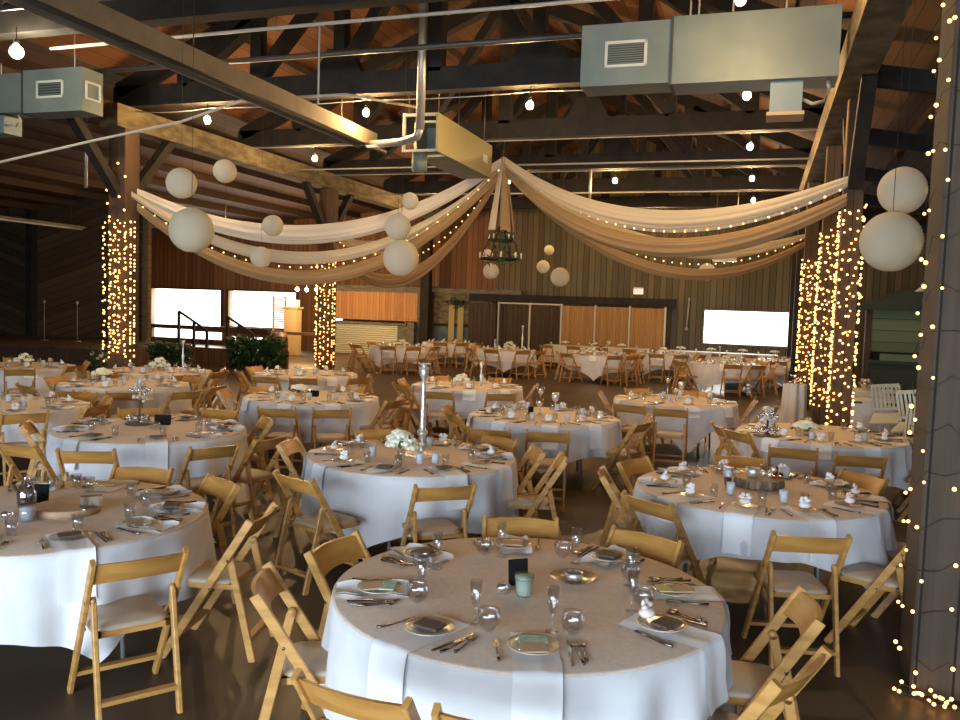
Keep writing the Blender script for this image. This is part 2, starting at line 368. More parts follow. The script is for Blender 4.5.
# posts
def post(u,v,w,label,m,h=5.1,dz=0):
    t=empty('timber_post',U(u,v,0),-TH)
    MB().bar((0,0,0),(0,0,h),w,w,(0,1,0),.012).build('shaft',m,t)
    tag(t,label,'post'); return t
pF=post(1.12,5.38,.42,'wide weathered board post wrapped in fairy lights, nearest at right edge',M['postF'])
pC=post(1.12,12.7,.26,'brown timber post wrapped in lights behind the right table',M['post'])
pD=post(1.08,16.1,.25,'second lit timber post from the right foreground table',M['post'])
pE=post(1.0,20.4,.28,'farthest lit timber post of the right row',M['post'])
pA=post(-11.25,12.7,.38,'lit timber post at left with knee braces, beside the stage',M['post'])
pB=post(-11.25,20.4,.38,'far lit timber post at left, in front of the bar',M['post'])
for t,s in ((pA,1),(pA,-1),(pB,1),(pB,-1),(pC,1),(pC,-1)):
    MB().bar((0,s*.15,3.9),(0,s*1.25,5.12),.16,.18,(1,0,0)).build('knee_brace',M['truss'],t)
for i,v in enumerate([24.2,28.0]):
    for u in (1.0,):
        post(u,v,.32,'plain dark timber post %s, %s'%('beyond the far left lit post' if u<0 else 'beyond the right row of lit posts','nearer one' if i==0 else 'farther one'),M['truss'])

# ------------------------------------------------------------------ fairy lights on posts
fm=MB().ball((0,0,0),1.0,6,4).mesh('fairy_bulb',M['fairy'])
def bulb_obj(loc,r_,parent,me=fm):
    o=bpy.data.objects.new('bulb',me); C.objects.link(o); o.parent=parent; o.location=loc; o.scale=(r_,)*3; return o
def wrap(u,v,w,z0,z1,turns,per,r_,label,seed,jit=.06,faces=None):
    rnd=random.Random(seed); t=empty('fairy_light_string',U(u,v,z0),-TH)
    pts=[];lights=[]
    n=int(turns*per); h=w/2+.02
    for i in range(n*2+1):
        s=i/(n*2.); a=s*turns*2*PI; z=s*(z1-z0)
        c,s_=math.cos(a),math.sin(a); k=h/max(abs(c),abs(s_))
        q=Vector((c*k,s_*k,max(.01,z+rnd.uniform(-jit,jit)*.5))); pts.append(q)
        if i%2==0 and s_<.35:
            lights.append(q+Vector((c,s_,0)).normalized()*.012+Vector((rnd.uniform(-.03,.03) if abs(s_)>.7 else 0,0,rnd.uniform(-jit,jit))))
    MB().tube(pts,.002 if v<9 else .0025,4).build('wire',M['wire'],t)
    rnd.shuffle(lights)
    for q in lights[:100]:
        q.z=max(q.z,.015); bulb_obj(q,r_*rnd.uniform(.8,1.25),t)
    if len(lights)>100:
        b=MB()
        for q in lights[100:]: b.ball(q,r_,6,4)
        b.build('bulb',M['fairy'],t)['kind']='stuff'
    tag(t,label,'fairy lights'); return t
wrap(1.12,5.38,.44,.02,5.0,19,11,.0105,'fairy lights wound round the wide board post at right edge',1,.10)
wrap(1.12,12.7,.26,.35,3.62,26,15,.0155,'fairy lights wound round the brown post behind right table',2,.08)
wrap(1.08,16.1,.24,.5,3.6,30,14,.017,'fairy lights wound round second post of the right row',3,.08)
wrap(1.0,20.4,.28,.5,3.35,30,14,.019,'fairy lights wound round the farthest post of right row',4,.08)
wrap(-11.25,12.7,.42,.9,3.42,40,16,.0165,'dense fairy lights wound round the left post by the stage',5,.08)
wrap(-11.25,20.4,.42,.3,3.3,32,14,.020,'fairy lights wound round the far left post before the bar',6,.08)
# a few lights at the top of the left post, a coil at the foot of the near post
t=empty('fairy_light_string',U(-11.25,12.7,3.5),-TH); rnd=random.Random(8)
pp=[Vector((rnd.uniform(-.2,.25),-.24,.12*i)) for i in range(9)]
MB().tube(pp,.004,4).build('wire',M['wire'],t)
for q in pp: bulb_obj(q+Vector((0,-.02,0)),.022,t)
tag(t,'short run of fairy lights at the head of the stage post','fairy lights')
t=empty('fairy_light_string',U(.98,5.05,0),-TH); pp=[]
for i in range(26):
    a=i*.9; pp.append(Vector((-.12+.008*i*1.6+.09*math.cos(a)*(1-i/34),.06+.07*math.sin(a)*(1-i/34)-.006*i,.02+.015*(i%3))))
MB().tube(pp,.004,5).build('wire',M['wire'],t)
for q in pp: bulb_obj(q+Vector((0,0,.012)),.011,t)
tag(t,'loose coil of fairy lights on the floor beside the near post','fairy lights')

# ------------------------------------------------------------------ ceiling bulbs
def lampm():
    t=empty('pendant_bulb')
    MB().ball((0,0,0),.055,12,8,(1,1,1.15)).build('glass_bulb',M['bulb'],t)
    MB().lathe([(.0,.12),(.028,.12),(.03,.05),(.0,.05)],8).build('socket',M['socket'],t)
    MB().tube([(0,0,.11),(0,0,.30)],.008,5).build('cord',M['wire'],t)
    return t
lp=[(-.35,8.85,'above the big grey duct box at top right'),(-.35,12.7,'just below the big grey duct box'),(-.35,16.55,'below the duct stub, second down of the right column'),(-.35,20.4,'third down of the right column of bulbs'),(-.35,24.25,'lowest of the right column of bulbs'),
    (-3.55,12.7,'in the top middle, above the drape peak'),(-3.5,20.4,'right of the drape peak'),(-3.45,28.1,'far small bulb showing below the right drape'),
    (-6.35,12.7,'left of the vertical pipe'),(-9.45,12.7,'just left of the long heater hood'),(-9.5,16.55,'above the paper lanterns at left'),(-9.6,24.25,'between the lanterns and the drape peak'),(-6.2,20.4,'beside the gathered drape at the peak')]
l0=None
for i,(u,v,w) in enumerate(lp):
    o=lampm() if l0 is None else copy_tree(l0); l0=l0 or o
    o.location=U(u,v,5.22); tag(o,'bare warm glowing bulb hanging '+w,'light bulb','bare bulbs hung from the trusses')
o=empty('pendant_bulb',U(-9.35,8.6,5.2)); MB().ball((0,0,0),.085,12,8).build('glass_bulb',M['bulb_w'],o)
MB().lathe([(0,.15),(.035,.15),(.04,.07),(0,.07)],8).build('socket',M['socket'],o); MB().tube([(0,0,.14),(.0,.0,.32)],.008,5).build('cord',M['wire'],o)
tag(o,'brightest bare bulb, hanging at the top left above the duct','light bulb')
for k,(u,v,z) in enumerate([(-15.75,26.4,2.47),(-15.38,26.4,2.45),(-14.97,26.4,2.48)]):
    o=empty('pendant_bulb',U(u,v,z)); MB().ball((0,0,0),.06,10,7).build('glass_bulb',M['bulb'],o); MB().tube([(0,0,.05),(0,0,2.9)],.008,5).build('cord',M['wire'],o)
    tag(o,'warm bulb over the lantern stand, %s of three in a row'%['left','middle','right'][k],'light bulb','three bulbs in a row over the lantern stand')
o=empty('pendant_bulb',U(-14.6,20.5,4.15)); MB().ball((0,0,0),.06,10,7).build('glass_bulb',M['bulb'],o); MB().tube([(0,0,.05),(0,0,1.6)],.008,5).build('cord',M['wire'],o)
tag(o,'bulb lighting the left aisle roof above the lanterns','light bulb')

# ------------------------------------------------------------------ cables and pipes overhead
def run(name,pts,r_,m,label,cat,n=6):
    o=MB().tube([U(*q) for q in pts],r_,n).build(name,m); settle(o); tag(o,label,cat); return o
def seg(a,b,n,sag):
    return [(a[0]+(b[0]-a[0])*i/n,a[1]+(b[1]-a[1])*i/n,a[2]+(b[2]-a[2])*i/n-sag*4*(i/n)*(1-i/n)) for i in range(n+1)]
run('light_cable',seg((-11.2,12.75,5.46),(-9.45,12.75,5.44),5,.05)+seg((-9.45,12.75,5.44),(-6.35,12.75,5.44),8,.03)+seg((-6.35,12.75,5.44),(-3.5,12.75,5.44),8,.03)+seg((-3.5,12.75,5.44),(.9,12.75,5.44),8,.03),.009,M['pipe_w'],'pale light cable strung along the third truss','cable')
for v,w in ((16.55,'fourth'),(20.4,'fifth'),(24.25,'sixth')):
    run('light_cable',seg((-11.2,v-.15,5.46),(.9,v-.15,5.46),16,.02),.012,M['pipe_w'],'pale light cable strung along the %s truss'%w,'cable')
run('sagging_cable',[(-12.2,9.9,4.0),(-11.33,9.93,4.02),(-10.1,10.76,4.51),(-9.1,11.52,4.92),(-7.7,11.14,5.10),(-6.8,11.6,5.24),(-6.15,11.6,5.24),(-5.5,12.8,5.3)],.022,M['pipe_w'],'thick pale conduit sloping up across the upper left','conduit')
run('conduit',[(-9.4,9.2,5.42),(-5.3,9.2,5.45),(-2.4,9.2,5.46),(.8,9.2,5.46)],.022,M['pipe_w'],'straight pale conduit along the second truss, across top left','conduit')
run('drop_rod',[(-5.25,9.2,5.44),(-5.25,9.2,4.5)],.012,M['pipe_w'],'thin rod hanging from the upper conduit','rod')
run('sprinkler_pipe',[(-11,11.1,5.68),(.9,11.1,5.72)],.04,M['pipe_d'],'dark pipe crossing the nave above the long heater','pipe')
run('sprinkler_pipe',[(-11,7.6,5.35),(.9,7.6,5.35)],.035,M['pipe_d'],'dark pipe crossing the very top of the picture','pipe')
run('tie_rod',[(-11.2,18.4,5.3),(.9,18.4,5.3)],.02,M['pipe_w'],'thin tie rod crossing behind the drape peak','rod')
run('tie_rod',[(-11.2,22.3,5.2),(.9,22.3,5.2)],.02,M['pipe_w'],'farther thin tie rod crossing behind the drape peak','rod')
for k,(u,v,z) in enumerate([(-4.1,20.4,4.6),(-12.9,13.5,4.2)]):
    run('drop_pipe',[(u,v,5.95 if k else 5.6),(u,v,z)],.035,M['pipe'],['pipe dropping from the truss right of the drape peak','short galvanised drop pipe by the left aisle'][k],'pipe')

# long tube heater hood
def bf(t,u,v,z=0): t.matrix_world=Matrix.Translation(U(u,v,z))@MU; return t
t=bf(empty('tube_heater'),-6.8,0,4.85)
MB().prism([(-.18,0),(-.18,.24),(.18,.24),(.18,0),(.165,0),(.165,.225),(-.14,.225),(-.14,0)],3.0,13.7).build('reflector_hood',M['hood'],t)
MB().tube([(0,3.0,.06),(0,14.4,.06)],.055,8).build('burner_tube',M['hood_in'],t)
MB().prism([(-.139,.224),(.164,.224),(.164,.12),(.15,.10),(-.13,.10),(-.139,.12)],3.0,13.69).build('hood_liner',M['hood_in'],t)
b=MB()
for v in (5.5,8.85,12.7): b.tube([(0,v,.2),(0,v,.85)],.01,4)
b.build('hanger',M['pipe_d'],t)
tag(t,'long beige radiant heater hood running diagonally across the upper left','heater')
# heater burner / fan box in the middle
t=bf(empty('heater_unit'),0,0,0)
MB().span((-5.22,13.0,4.62),(-5.18,15.9,5.25)).build('side_panel',M['heater_box'],t)
MB().span((-5.8,13.5,4.62),(-5.22,15.9,4.66)).build('base_panel',M['hvac'],t)
MB().span((-5.8,13.5,5.2),(-5.22,15.9,5.24)).build('top_panel',M['hvac'],t)
MB().span((-5.8,13.45,4.66),(-5.75,15.9,5.2)).build('back_panel',M['hvac'],t)
MB().span((-5.75,13.9,4.66),(-5.22,13.95,5.2)).build('end_panel',M['hvac'],t)
b=MB(); b.span((-5.82,13.0,4.62),(-5.77,13.05,5.26)); b.span((-5.77,13.0,5.2),(-5.2,13.04,5.25)); b.span((-5.77,13.0,4.62),(-5.2,13.04,4.66)); b.build('end_frame',M['pipe'],t)
MB().lathe([(0,0),(.13,0),(.13,.3),(0,.3)],12,(-5.6,13.25,4.34)).build('flue_collar',M['hvac'],t)
MB().span((-5.175,15.3,4.85),(-5.165,15.6,5.0)).build('name_plate',M['hvac_l'],t)
b=MB()
for q in ((-5.75,13.1),(-5.22,13.1),(-5.22,15.5),(-5.75,15.5)): b.tube([(q[0],q[1],5.2),(q[0],q[1],6.2)],.01,4)
b.build('hanging_rod',M['pipe_d'],t)
tag(t,'olive and grey fan box hanging beside the vertical pipe, above the drapes','heater')
t=bf(empty('vent_pipe'),-5.27,12.45,0)
MB().tube([(0,0,4.86),(0,0,7.9)],.07,12).build('riser',M['pipe'],t)
MB().tube([(0,0,4.88),(-.08,.06,4.76),(-.4,.2,4.72),(-.9,.5,4.76),(-1.45,1.1,4.88)],.065,10).build('elbow',M['pipe'],t)
MB().lathe([(.08,0),(.085,.05),(.08,.1)],12,(0,0,6.7)).build('coupling',M['pipe'],t)
tag(t,'vertical galvanised vent pipe with an elbow, top middle','pipe')

def duct(u0,u1,v0,v1,z0,z1,us,label,gr,side=None,stub=None):
    t=bf(empty('duct_unit'),0,0,0)
    MB().span((us,v0,z0),(u1,v1,z1)).build('cabinet' ,M['hvac'],t)
    MB().span((u0,v0+.03,z0+.03),(us-.02,v1-.02,z1-.02)).build('plenum',M['hvac'],t)
    MB().span((us-.03,v0-.012,z0-.01),(us,v1,z1+.01)).build('seam',M['hvac_dark'],t)
    return t
def grille(t,a,b_,z0,z1,v,n=9):
    g=MB(); w=.035; vv=v
    g.span((a,vv-.02,z0),(b_,vv,z0+w)); g.span((a,vv-.02,z1-w),(b_,vv,z1)); g.span((a,vv-.02,z0),(a+w,vv,z1)); g.span((b_-w,vv-.02,z0),(b_,vv,z1))
    o=g.build('grille',M['hvac_l'],t)
    MB().span((a+w,vv-.008,z0+w),(b_-w,vv,z1-w)).build('recess',M['hvac_dark'],o)
    s=MB()
    for i in range(n):
        z=z0+w+(z1-z0-2*w)*(i+.5)/n; s.span((a+w,vv-.018,z-.006),(b_-w,vv-.008,z+.006))
    s.build('louvre',M['hvac'],o)
t=duct(-2.30,.70,10.5,11.05,4.86,5.66,-1.17,'',None)
grille(t,-2.0,-1.48,5.10,5.42,10.53)
MB().span((-.03,10.6,4.50),(.33,10.95,4.86)).build('duct_stub',M['stub'],t)
MB().span((-.06,10.58,4.46),(.36,10.97,4.50)).build('stub_flange',M['palewood'],t)
MB().tube([(.33,10.7,4.66),(.45,10.7,4.60),(.58,10.7,4.63),(.62,10.7,4.78),(.6,10.7,4.86)],.022,6).build('flex_conduit',M['pipe_w'],t)
b=MB()
for u in (-1.0,-.9,.1,-.5): b.tube([(u,10.7,5.66),(u,10.7,6.6)],.012,4)
b.build('hanging_rod',M['pipe_w'],t)
tag(t,'large grey duct box with grille hanging at top right','air duct')
t=duct(-12.4,-10.05,10.43,10.87,4.90,5.56,-11.21,'',None)
grille(t,-10.93,-10.40,5.11,5.38,10.43,5)
g=MB(); g.span((-10.05,10.50,5.09),(-10.03,10.81,5.12)); g.span((-10.05,10.50,5.34),(-10.03,10.81,5.37)); g.span((-10.05,10.50,5.09),(-10.03,10.53,5.37)); g.span((-10.05,10.78,5.09),(-10.03,10.81,5.37)); g.build('side_grille',M['hvac_l'],t)
MB().span((-12.15,10.47,4.62),(-11.65,10.82,4.90)).build('duct_stub',M['stub'],t)
MB().tube([(-11.65,10.56,4.76),(-11.5,10.56,4.74),(-11.4,10.56,4.82),(-11.45,10.56,4.90)],.02,6).build('flex_conduit',M['pipe_w'],t)
b=MB()
for u in (-11.9,-10.4): b.tube([(u,10.65,5.56),(u,10.65,5.78 if u<-11 else 6.15)],.012,4)
b.build('hanging_rod',M['pipe_w'],t)
tag(t,'grey duct box with grille hanging at the left above the stage post','air duct')
# unlit fluorescent fixture over the stage
t=bf(empty('fluorescent_fixture'),-20.35,0,4.1)
MB().span((-.08,18.0,0),(.08,21.2,.07)).build('housing',M['graywood'],t); MB().tube([(0,18.05,-.025),(0,21.15,-.025)],.03,8).build('tube',M['hvac_l'],t)
b=MB(); [b.tube([(0,v,.07),(0,v,1.2)],.008,4) for v in (18.5,20.7)]; b.build('hanger',M['pipe_d'],t)
tag(t,'unlit fluorescent tube fixture over the stage','light fixture')

# ------------------------------------------------------------------ lanterns
def lantern():
    t=empty('paper_lantern'); n=20; mm=22; vs=[]
    prof=[]
    for i in range(mm*2+1):
        a=PI*(.06+.88*i/(mm*2)); rr=math.sin(a)*(1-.018*(i%2)); prof.append((rr,-math.cos(a)))
    MB().lathe(prof,20).build('paper_shade',M['lantern'],t)
    MB().lathe([(.19,.975),(.19,.995),(.175,.995),(.175,.975)],12).build('wire_ring',M['pipe_w'],t)
    return t
lan=[(-3.61,10.04,3.44,.18,'hanging left of the drape above the largest left lantern'),(-4.04,13.1,4.05,.18,'hanging highest on the left, under the eaves beam'),(-3.3,9.51,2.85,.25,'largest of the left group, in front of the drapes'),
 (-3.0,11.96,3.14,.15,'small one in front of the white left drape'),(-3.16,11.96,2.69,.15,'small one in front of the tan left drape'),
 (-1.14,12.8,3.65,.13,'small one, top of the middle stack of three'),(-1.19,11.59,3.15,.18,'middle one in the stack of three'),(-1.14,11.62,2.73,.25,'large one at the bottom of the stack of three'),
 (.09,20.92,3.36,.15,'small one half behind the chandelier'),(.18,18.83,2.88,.18,'just below the left side of the chandelier'),(1.69,21.76,3.59,.13,'smallest one, right of the chandelier'),(1.47,20.6,3.1,.16,'middle one of three right of the chandelier'),(1.78,19.38,2.82,.22,'largest of three right of the chandelier'),
 (3.58,7.28,3.215,.2,'upper one of the pair beside the near post at right'),(3.42,7.09,2.76,.25,'large lower one of the pair beside the near post at right'),(4.98,18.71,3.02,.19,'below the right drape, above the bright window')]
l0=None
for x,y,z,R_,w in lan:
    o=lantern() if l0 is None else copy_tree(l0); l0=l0 or o
    o.location=(x,y,z); o.scale=(R_,R_,R_)
    uu=x*CT-y*ST; zt=roof(uu)
    if w.startswith('large lower'): zt=3.03
    s_=MB().tube([(0,0,.97),(0,0,(zt-z)/R_)],.012,4).build('hanging_string',M['wire'],o)
    tag(o,'cream round paper lantern, '+w,'paper lantern','paper lanterns')

# ------------------------------------------------------------------ drapes
PK=(-5.12,16.5,5.08)
def swag(a,b_,sag,w0,w1,m,label,nf=5,seed=0,side=.0):
    rnd=random.Random(seed); A=U(*a); B=U(*b_); n=44; rows=[]; k=48
    d=(B-A); d.z=0; d.normalize(); nrm=Vector((-d.y,d.x,0))
    ph=rnd.random()*6
    for i in range(n+1):
        t=i/n; q=A.lerp(B,t); q.z-=sag*4*t*(1-t); e=math.sin(PI*t)**.6
        w=w0+(w1-w0)*e; th=w*.36
        q=q+nrm*side*math.sin(PI*t)
        ring=[]
        for j in range(k):
            a_=2*PI*j/k; f=1+.17*math.cos(nf*a_+ph+.5*math.sin(6*t+ph))+.13*math.cos(9*a_+2.2*t+ph)+.06*math.cos(14*a_+5*t)
            ring.append(q+Vector((0,0,1))*math.sin(a_)*w*.5*f+nrm*math.cos(a_)*th*.5*f)
        rows.append(ring)
    o=MB().grid(rows,True,True).build('drape_swag',m); settle(o); tag(o,label,'drape'); return o
LA=(-11.0,12.75,3.98); LA2=(-11.0,12.75,3.72); CC=(1.05,12.5,3.97); CC2=(1.03,12.5,3.72); BB=(-11.0,20.3,3.85); EE=(.85,20.3,3.9); PK2=(PK[0],PK[1],4.9)
swag(LA,PK,1.12,.12,.30,M['white_ch'],'white chiffon swag from the stage post up to the peak, topmost on left',5,1,-.1)
swag((-11.0,12.6,3.93),PK2,1.45,.08,.2,M['cream'],'narrow cream swag from the stage post, between the white and tan ones',4,2,.25)
swag(LA2,PK2,1.72,.13,.24,M['tan'],'tan swag from the stage post, lowest on the left',5,3,.1)
swag(CC,PK,.86,.12,.30,M['cream'],'wide cream swag to the near right lit post, topmost on right',5,4,.0)
swag(CC2,PK2,1.08,.13,.26,M['tan'],'tan swag to the near right lit post, below the wide cream one',5,5,.0)
swag(EE,(PK[0],PK[1],4.95),.92,.08,.28,M['cream'],'cream swag to the farther right lit post',5,6)
swag((.85,20.3,3.72),PK2,1.3,.1,.22,M['tan'],'tan swag to the farther right lit post, lowest on right',5,7)
swag(BB,(PK[0],PK[1],5.0),.85,.1,.30,M['cream'],'cream swag from the far left lit post up to the peak',5,8)
swag((-11.0,20.3,3.6),PK2,1.55,.12,.30,M['tan'],'tan swag from the far left lit post up to the peak',5,9)
def swag_lights(a,b_,sag,n,label,dz,side=0,seed=1):
    rnd=random.Random(seed); A=U(*a); B=U(*b_); t0=empty('fairy_light_string',A); pts=[]
    for i in range(n*2+1):
        t=i/(2*n); q=A.lerp(B,t); q.z-=sag*4*t*(1-t)-dz+ (.012 if i%2 else -.012); pts.append(q-A)
    MB().tube(pts,.004,4).build('wire',M['wire'],t0)
    for i in range(1,2*n,2): bulb_obj(pts[i]+Vector((0,-.01,-.02)),.016,t0,fm2)
    tag(t0,label,'fairy lights')
fm2=MB().ball((0,0,0),1.0,6,4).mesh('fairy_bulb_soft',M['fairy2'])
swag_lights(LA2,PK2,1.60,34,'fairy lights strung along the tan left swag',.10)
swag_lights(CC2,PK2,.98,34,'fairy lights strung along the near right tan swag',.20)
swag_lights(EE,PK2,1.16,34,'fairy lights strung along the far right tan swag',0)
swag_lights(BB,PK2,1.22,34,'fairy lights strung along the far left tan swag',0)
# hanging tails and chandelier under the peak
t=empty('gathered_drape_tail',U(PK[0],PK[1],3.6))
for k in range(5):
    a=k*2*PI/5; rows=[]
    for i in range(13):
        s_=i/12; rr=.03+.22*s_; z=1.48*(1-s_)+.05
        rows.append([Vector((math.cos(a)*rr,math.sin(a)*rr,z))+Vector((-math.sin(a),math.cos(a),0))*(.05+.07*s_)*math.sin(q*2*PI/10)+Vector((math.cos(a),math.sin(a),0))*.025*math.cos(q*2*PI/10) for q in range(10)])
    MB().grid(rows,True,True).build('fabric_tail',M['cream'] if k%2 else M['tan'],t)
MB().tube([(0,0,1.3),(0,0,1.9)],.02,6).build('hook_rope',M['wire'],t)
tag(t,'gathered cream and tan tails hanging from the peak to the chandelier','drape')
t=empty('iron_chandelier',U(PK[0],PK[1],2.95))
def ring(R_,z,r_=.02,n=28): return [(R_*math.cos(2*PI*i/n),R_*math.sin(2*PI*i/n),z) for i in range(n+1)]
MB().tube(ring(.42,.12,.02),.022,6).build('lower_ring',M['iron'],t)
MB().tube(ring(.26,.5,.02),.02,6).build('upper_ring',M['iron'],t)
b=MB()
for k in range(6):
    a=k*PI/3; b.tube([(.42*math.cos(a),.42*math.sin(a),.12),(.26*math.cos(a),.26*math.sin(a),.5),(0,0,.82)],.012,5)
b.build('arms',M['iron'],t)
for k in range(8):
    a=k*PI/4; MB().lathe([(0,0),(.018,0),(.018,.11),(0,.11)],8,(.42*math.cos(a),.42*math.sin(a),.14)).build('candle_sleeve',M['ivory'],t)
for k in range(5):
    a=k*2*PI/5+.3; MB().lathe([(0,0),(.016,0),(.016,.1),(0,.1)],8,(.26*math.cos(a),.26*math.sin(a),.52)).build('candle_sleeve',M['ivory'],t)
b=MB(); rnd=random.Random(3)
for k in range(190):
    a=rnd.random()*2*PI; R_=rnd.uniform(.08,.40); z=rnd.uniform(0,.75)*(1.15-R_); l=.075
    c=Vector((R_*math.cos(a),R_*math.sin(a),z)); dd=Vector((rnd.uniform(-1,1),rnd.uniform(-1,1),rnd.uniform(-1,1))).normalized()*l; e=dd.cross(Vector((0,0,1))).normalized()*.02
    b.add([c-dd,c+e,c+dd,c-e],[(0,1,2,3)])
b.build('greenery',M['leaf'],t)
MB().tube([(0,0,.8),(0,0,2.0)],.012,5).build('chain',M['iron'],t)
tag(t,'black iron two-tier chandelier under the peak of the drapes','chandelier')

# ------------------------------------------------------------------ far end: stage, bar, partitions
t=bf(empty('stage'),0,0,0)
MB().span((UL+.02,18.3,.50),(-17.06,22.24,.57)).build('deck',M['stage'],t)
rows=[[],[]]
for i in range(240):
    u=UL+.05+i*(9.4/239); w=18.23+.035*math.sin(i*1.9); rows[0].append((u,w,0.0)); rows[1].append((u,w-.0,.53))
MB().grid(rows).build('skirt',M['skirt'],t)
rows=[[(-17.03+.02*math.sin(i*1.7),18.25+i*.1,z) for i in range(40)] for z in (0,.53)]
MB().grid(rows).build('side_skirt',M['skirt'],t)
tag(t,'low dark stage with a brown pleated skirt at the far left','stage')
for k,(u,v) in enumerate([(-21.2,20.5),(-20.2,20.8)]):
    o=MB(); o.tube([(0,0,0),(0,0,1.15)],.012,5); o.lathe([(0,0),(.13,0),(.12,.02),(0,.03)],12); oo=o.build('microphone_stand',M['pipe'],None); oo.location=U(u,v,.57)
    h=MB().ball((0,0,1.2),.04,8,6,(1,1,1.4)).build('microphone',M['tin'],oo)
    tag(oo,'slim microphone stand on the stage, %s one'%('left','right')[k],'microphone stand','microphone stands on the stage')
# plank half wall, garland
o=MB().span((-16.9,21.45,0),(-13.1,21.55,.55)).build('plank_half_wall',M['redwall']); o.matrix_world=MU; tag(o,'low plank half wall behind the greenery','half wall')
def leaves(b,cf,n,rnd,l=(.10,.2)):
    for k in range(n):
        c=Vector(cf(rnd)); dd=Vector((rnd.uniform(-1,1),rnd.uniform(-1,1),rnd.uniform(-.6,1))).normalized()*rnd.uniform(*l)
        e=dd.cross(Vector((rnd.uniform(-1,1),rnd.uniform(-1,1),1))).normalized()*dd.length*.32
        b.add([c,c+dd*.5+e,c+dd,c+dd*.5-e],[(0,1,2,3)])
    return b
gar=[(-15.1,-13.95,-.1,.85,800,'left of the gap, beside the stage post'),(-14.9,-13.1,-.1,.95,1500,'right of the gap, trailing down to the floor')]
for k,(u0,u1,z0,z1,n,w) in enumerate(gar):
    rnd=random.Random(20+k); t=bf(empty('greenery_garland'),0,0,0)
    vg=18.1 if k==0 else 21.25
    leaves(MB(),lambda r_:(r_.uniform(u0,u1),vg+r_.gauss(0,.10),max(.03,r_.triangular(z0,z1,z1-.12))),n,rnd).build('foliage',M['leaf'],t)
    MB().tube([(u0+i*(u1-u0)/10,vg+.05+.02*(i%2),.55+.04*(i%3)) for i in range(11)],.02,5).build('vine_stem',M['bark'],t)
    tag(t,'thick green leafy garland '+w,'garland','leafy garlands on the half wall')
t=empty('potted_shrub',U(-13.75,15.0,0)); rnd=random.Random(5)
MB().lathe([(0,0),(.14,0),(.18,.3),(.16,.3),(0,.27)],14).build('pot',M['bark'],t)
leaves(MB(),lambda r_:(r_.gauss(0,.16),r_.gauss(0,.16),.35+abs(r_.gauss(0,.28))),260,rnd,(.08,.16)).build('foliage',M['leaf'],t)
b=MB(); [b.ball((rnd.gauss(0,.16),rnd.gauss(-.1,.1),.5+rnd.random()*.35),.05,7,5) for _ in range(9)]; b.build('blossom',M['petal'],t)
tag(t,'bushy green plant with pale blossoms at the stage corner','plant')
# stair handrails in front of the far left windows
for k,L_ in enumerate([[(-21.29,1.5),(-20.59,1.1),(-20.0,.8)],[(-19.07,1.35),(-18.58,1.05),(-17.96,.76)]]):
    t=bf(empty('stair_handrail'),0,27.0,0)
    for u,z in L_: MB().bar((u,0,0),(u,0,z),.09,.09,(0,1,0)).build('baluster',M['truss'],t)
    MB().bar((L_[0][0],0,L_[0][1]),(L_[-1][0],0,L_[-1][1]),.09,.07).build('rail',M['truss'],t)
    tag(t,'dark wooden stair handrail silhouetted against the %s far left window'%('first','second')[k],'handrail')
o=MB().span((-22.6,29.6,.62),(-18.9,29.75,.86)).build('rail_board',M['rafter']); o.matrix_world=MU; tag(o,'brown horizontal rail board under the far left windows','rail')
# shutter, lantern column, barrel, counter plank
t=bf(empty('louvred_shutter'),0,28.0,0); b=MB()
b.span((-17.78,0,.0),(-17.72,.05,2.2)); b.span((-17.24,0,.0),(-17.18,.05,2.2)); b.span((-17.78,0,2.14),(-17.18,.05,2.2)); b.build('stile_frame',M['palewood'],t)
b=MB()
for i in range(20): b.box((-17.48,.03,.75+i*.07),(.5,.012,.05),Matrix.Rotation(.6,3,'X'))
b.build('louvre_slats',M['palewood'],t); tag(t,'pale louvred shutter right of the far left windows','shutter')
t=bf(empty('display_column'),0,27.6,0)
MB().span((-17.02,0,0),(-16.5,.4,1.75)).build('column',M['palewood'],t); MB().span((-17.07,-.05,1.75),(-16.45,.45,1.82)).build('cap',M['palewood'],t)
MB().span((-16.95,.03,1.84),(-16.57,.37,2.08)).build('lit_panel',M['lampshade'],t)
tag(t,'pale wooden column topped by a lit box under the three bulbs','column')
t=bf(empty('wooden_barrel'),-16.35,26.2,0)
MB().lathe([(0,0),(.27,0),(.33,.3),(.34,.45),(.33,.6),(.27,.9),(0,.88)],18).build('staves',M['barrel'],t)
b=MB(); [b.lathe([(r_,z),(r_+.006,z+.02),(r_,z+.04)],18) for r_,z in ((.305,.14),(.343,.4),(.31,.7))]; b.build('hoop',M['iron'],t)
tag(t,'dark wooden barrel below the lit column','barrel')
o=MB().span((-17.3,26.9,.80),(-14.7,27.15,.90)).build('plank_shelf',M['rafter']); 
o.matrix_world=MU; tag(o,'horizontal plank shelf crossing behind the far left lit post','shelf')
for u in (-17.2,-14.8):
    MB().bar((u,27.02,0),(u,27.02,.8),.08,.08,(0,1,0)).build('leg',M['rafter'],o)
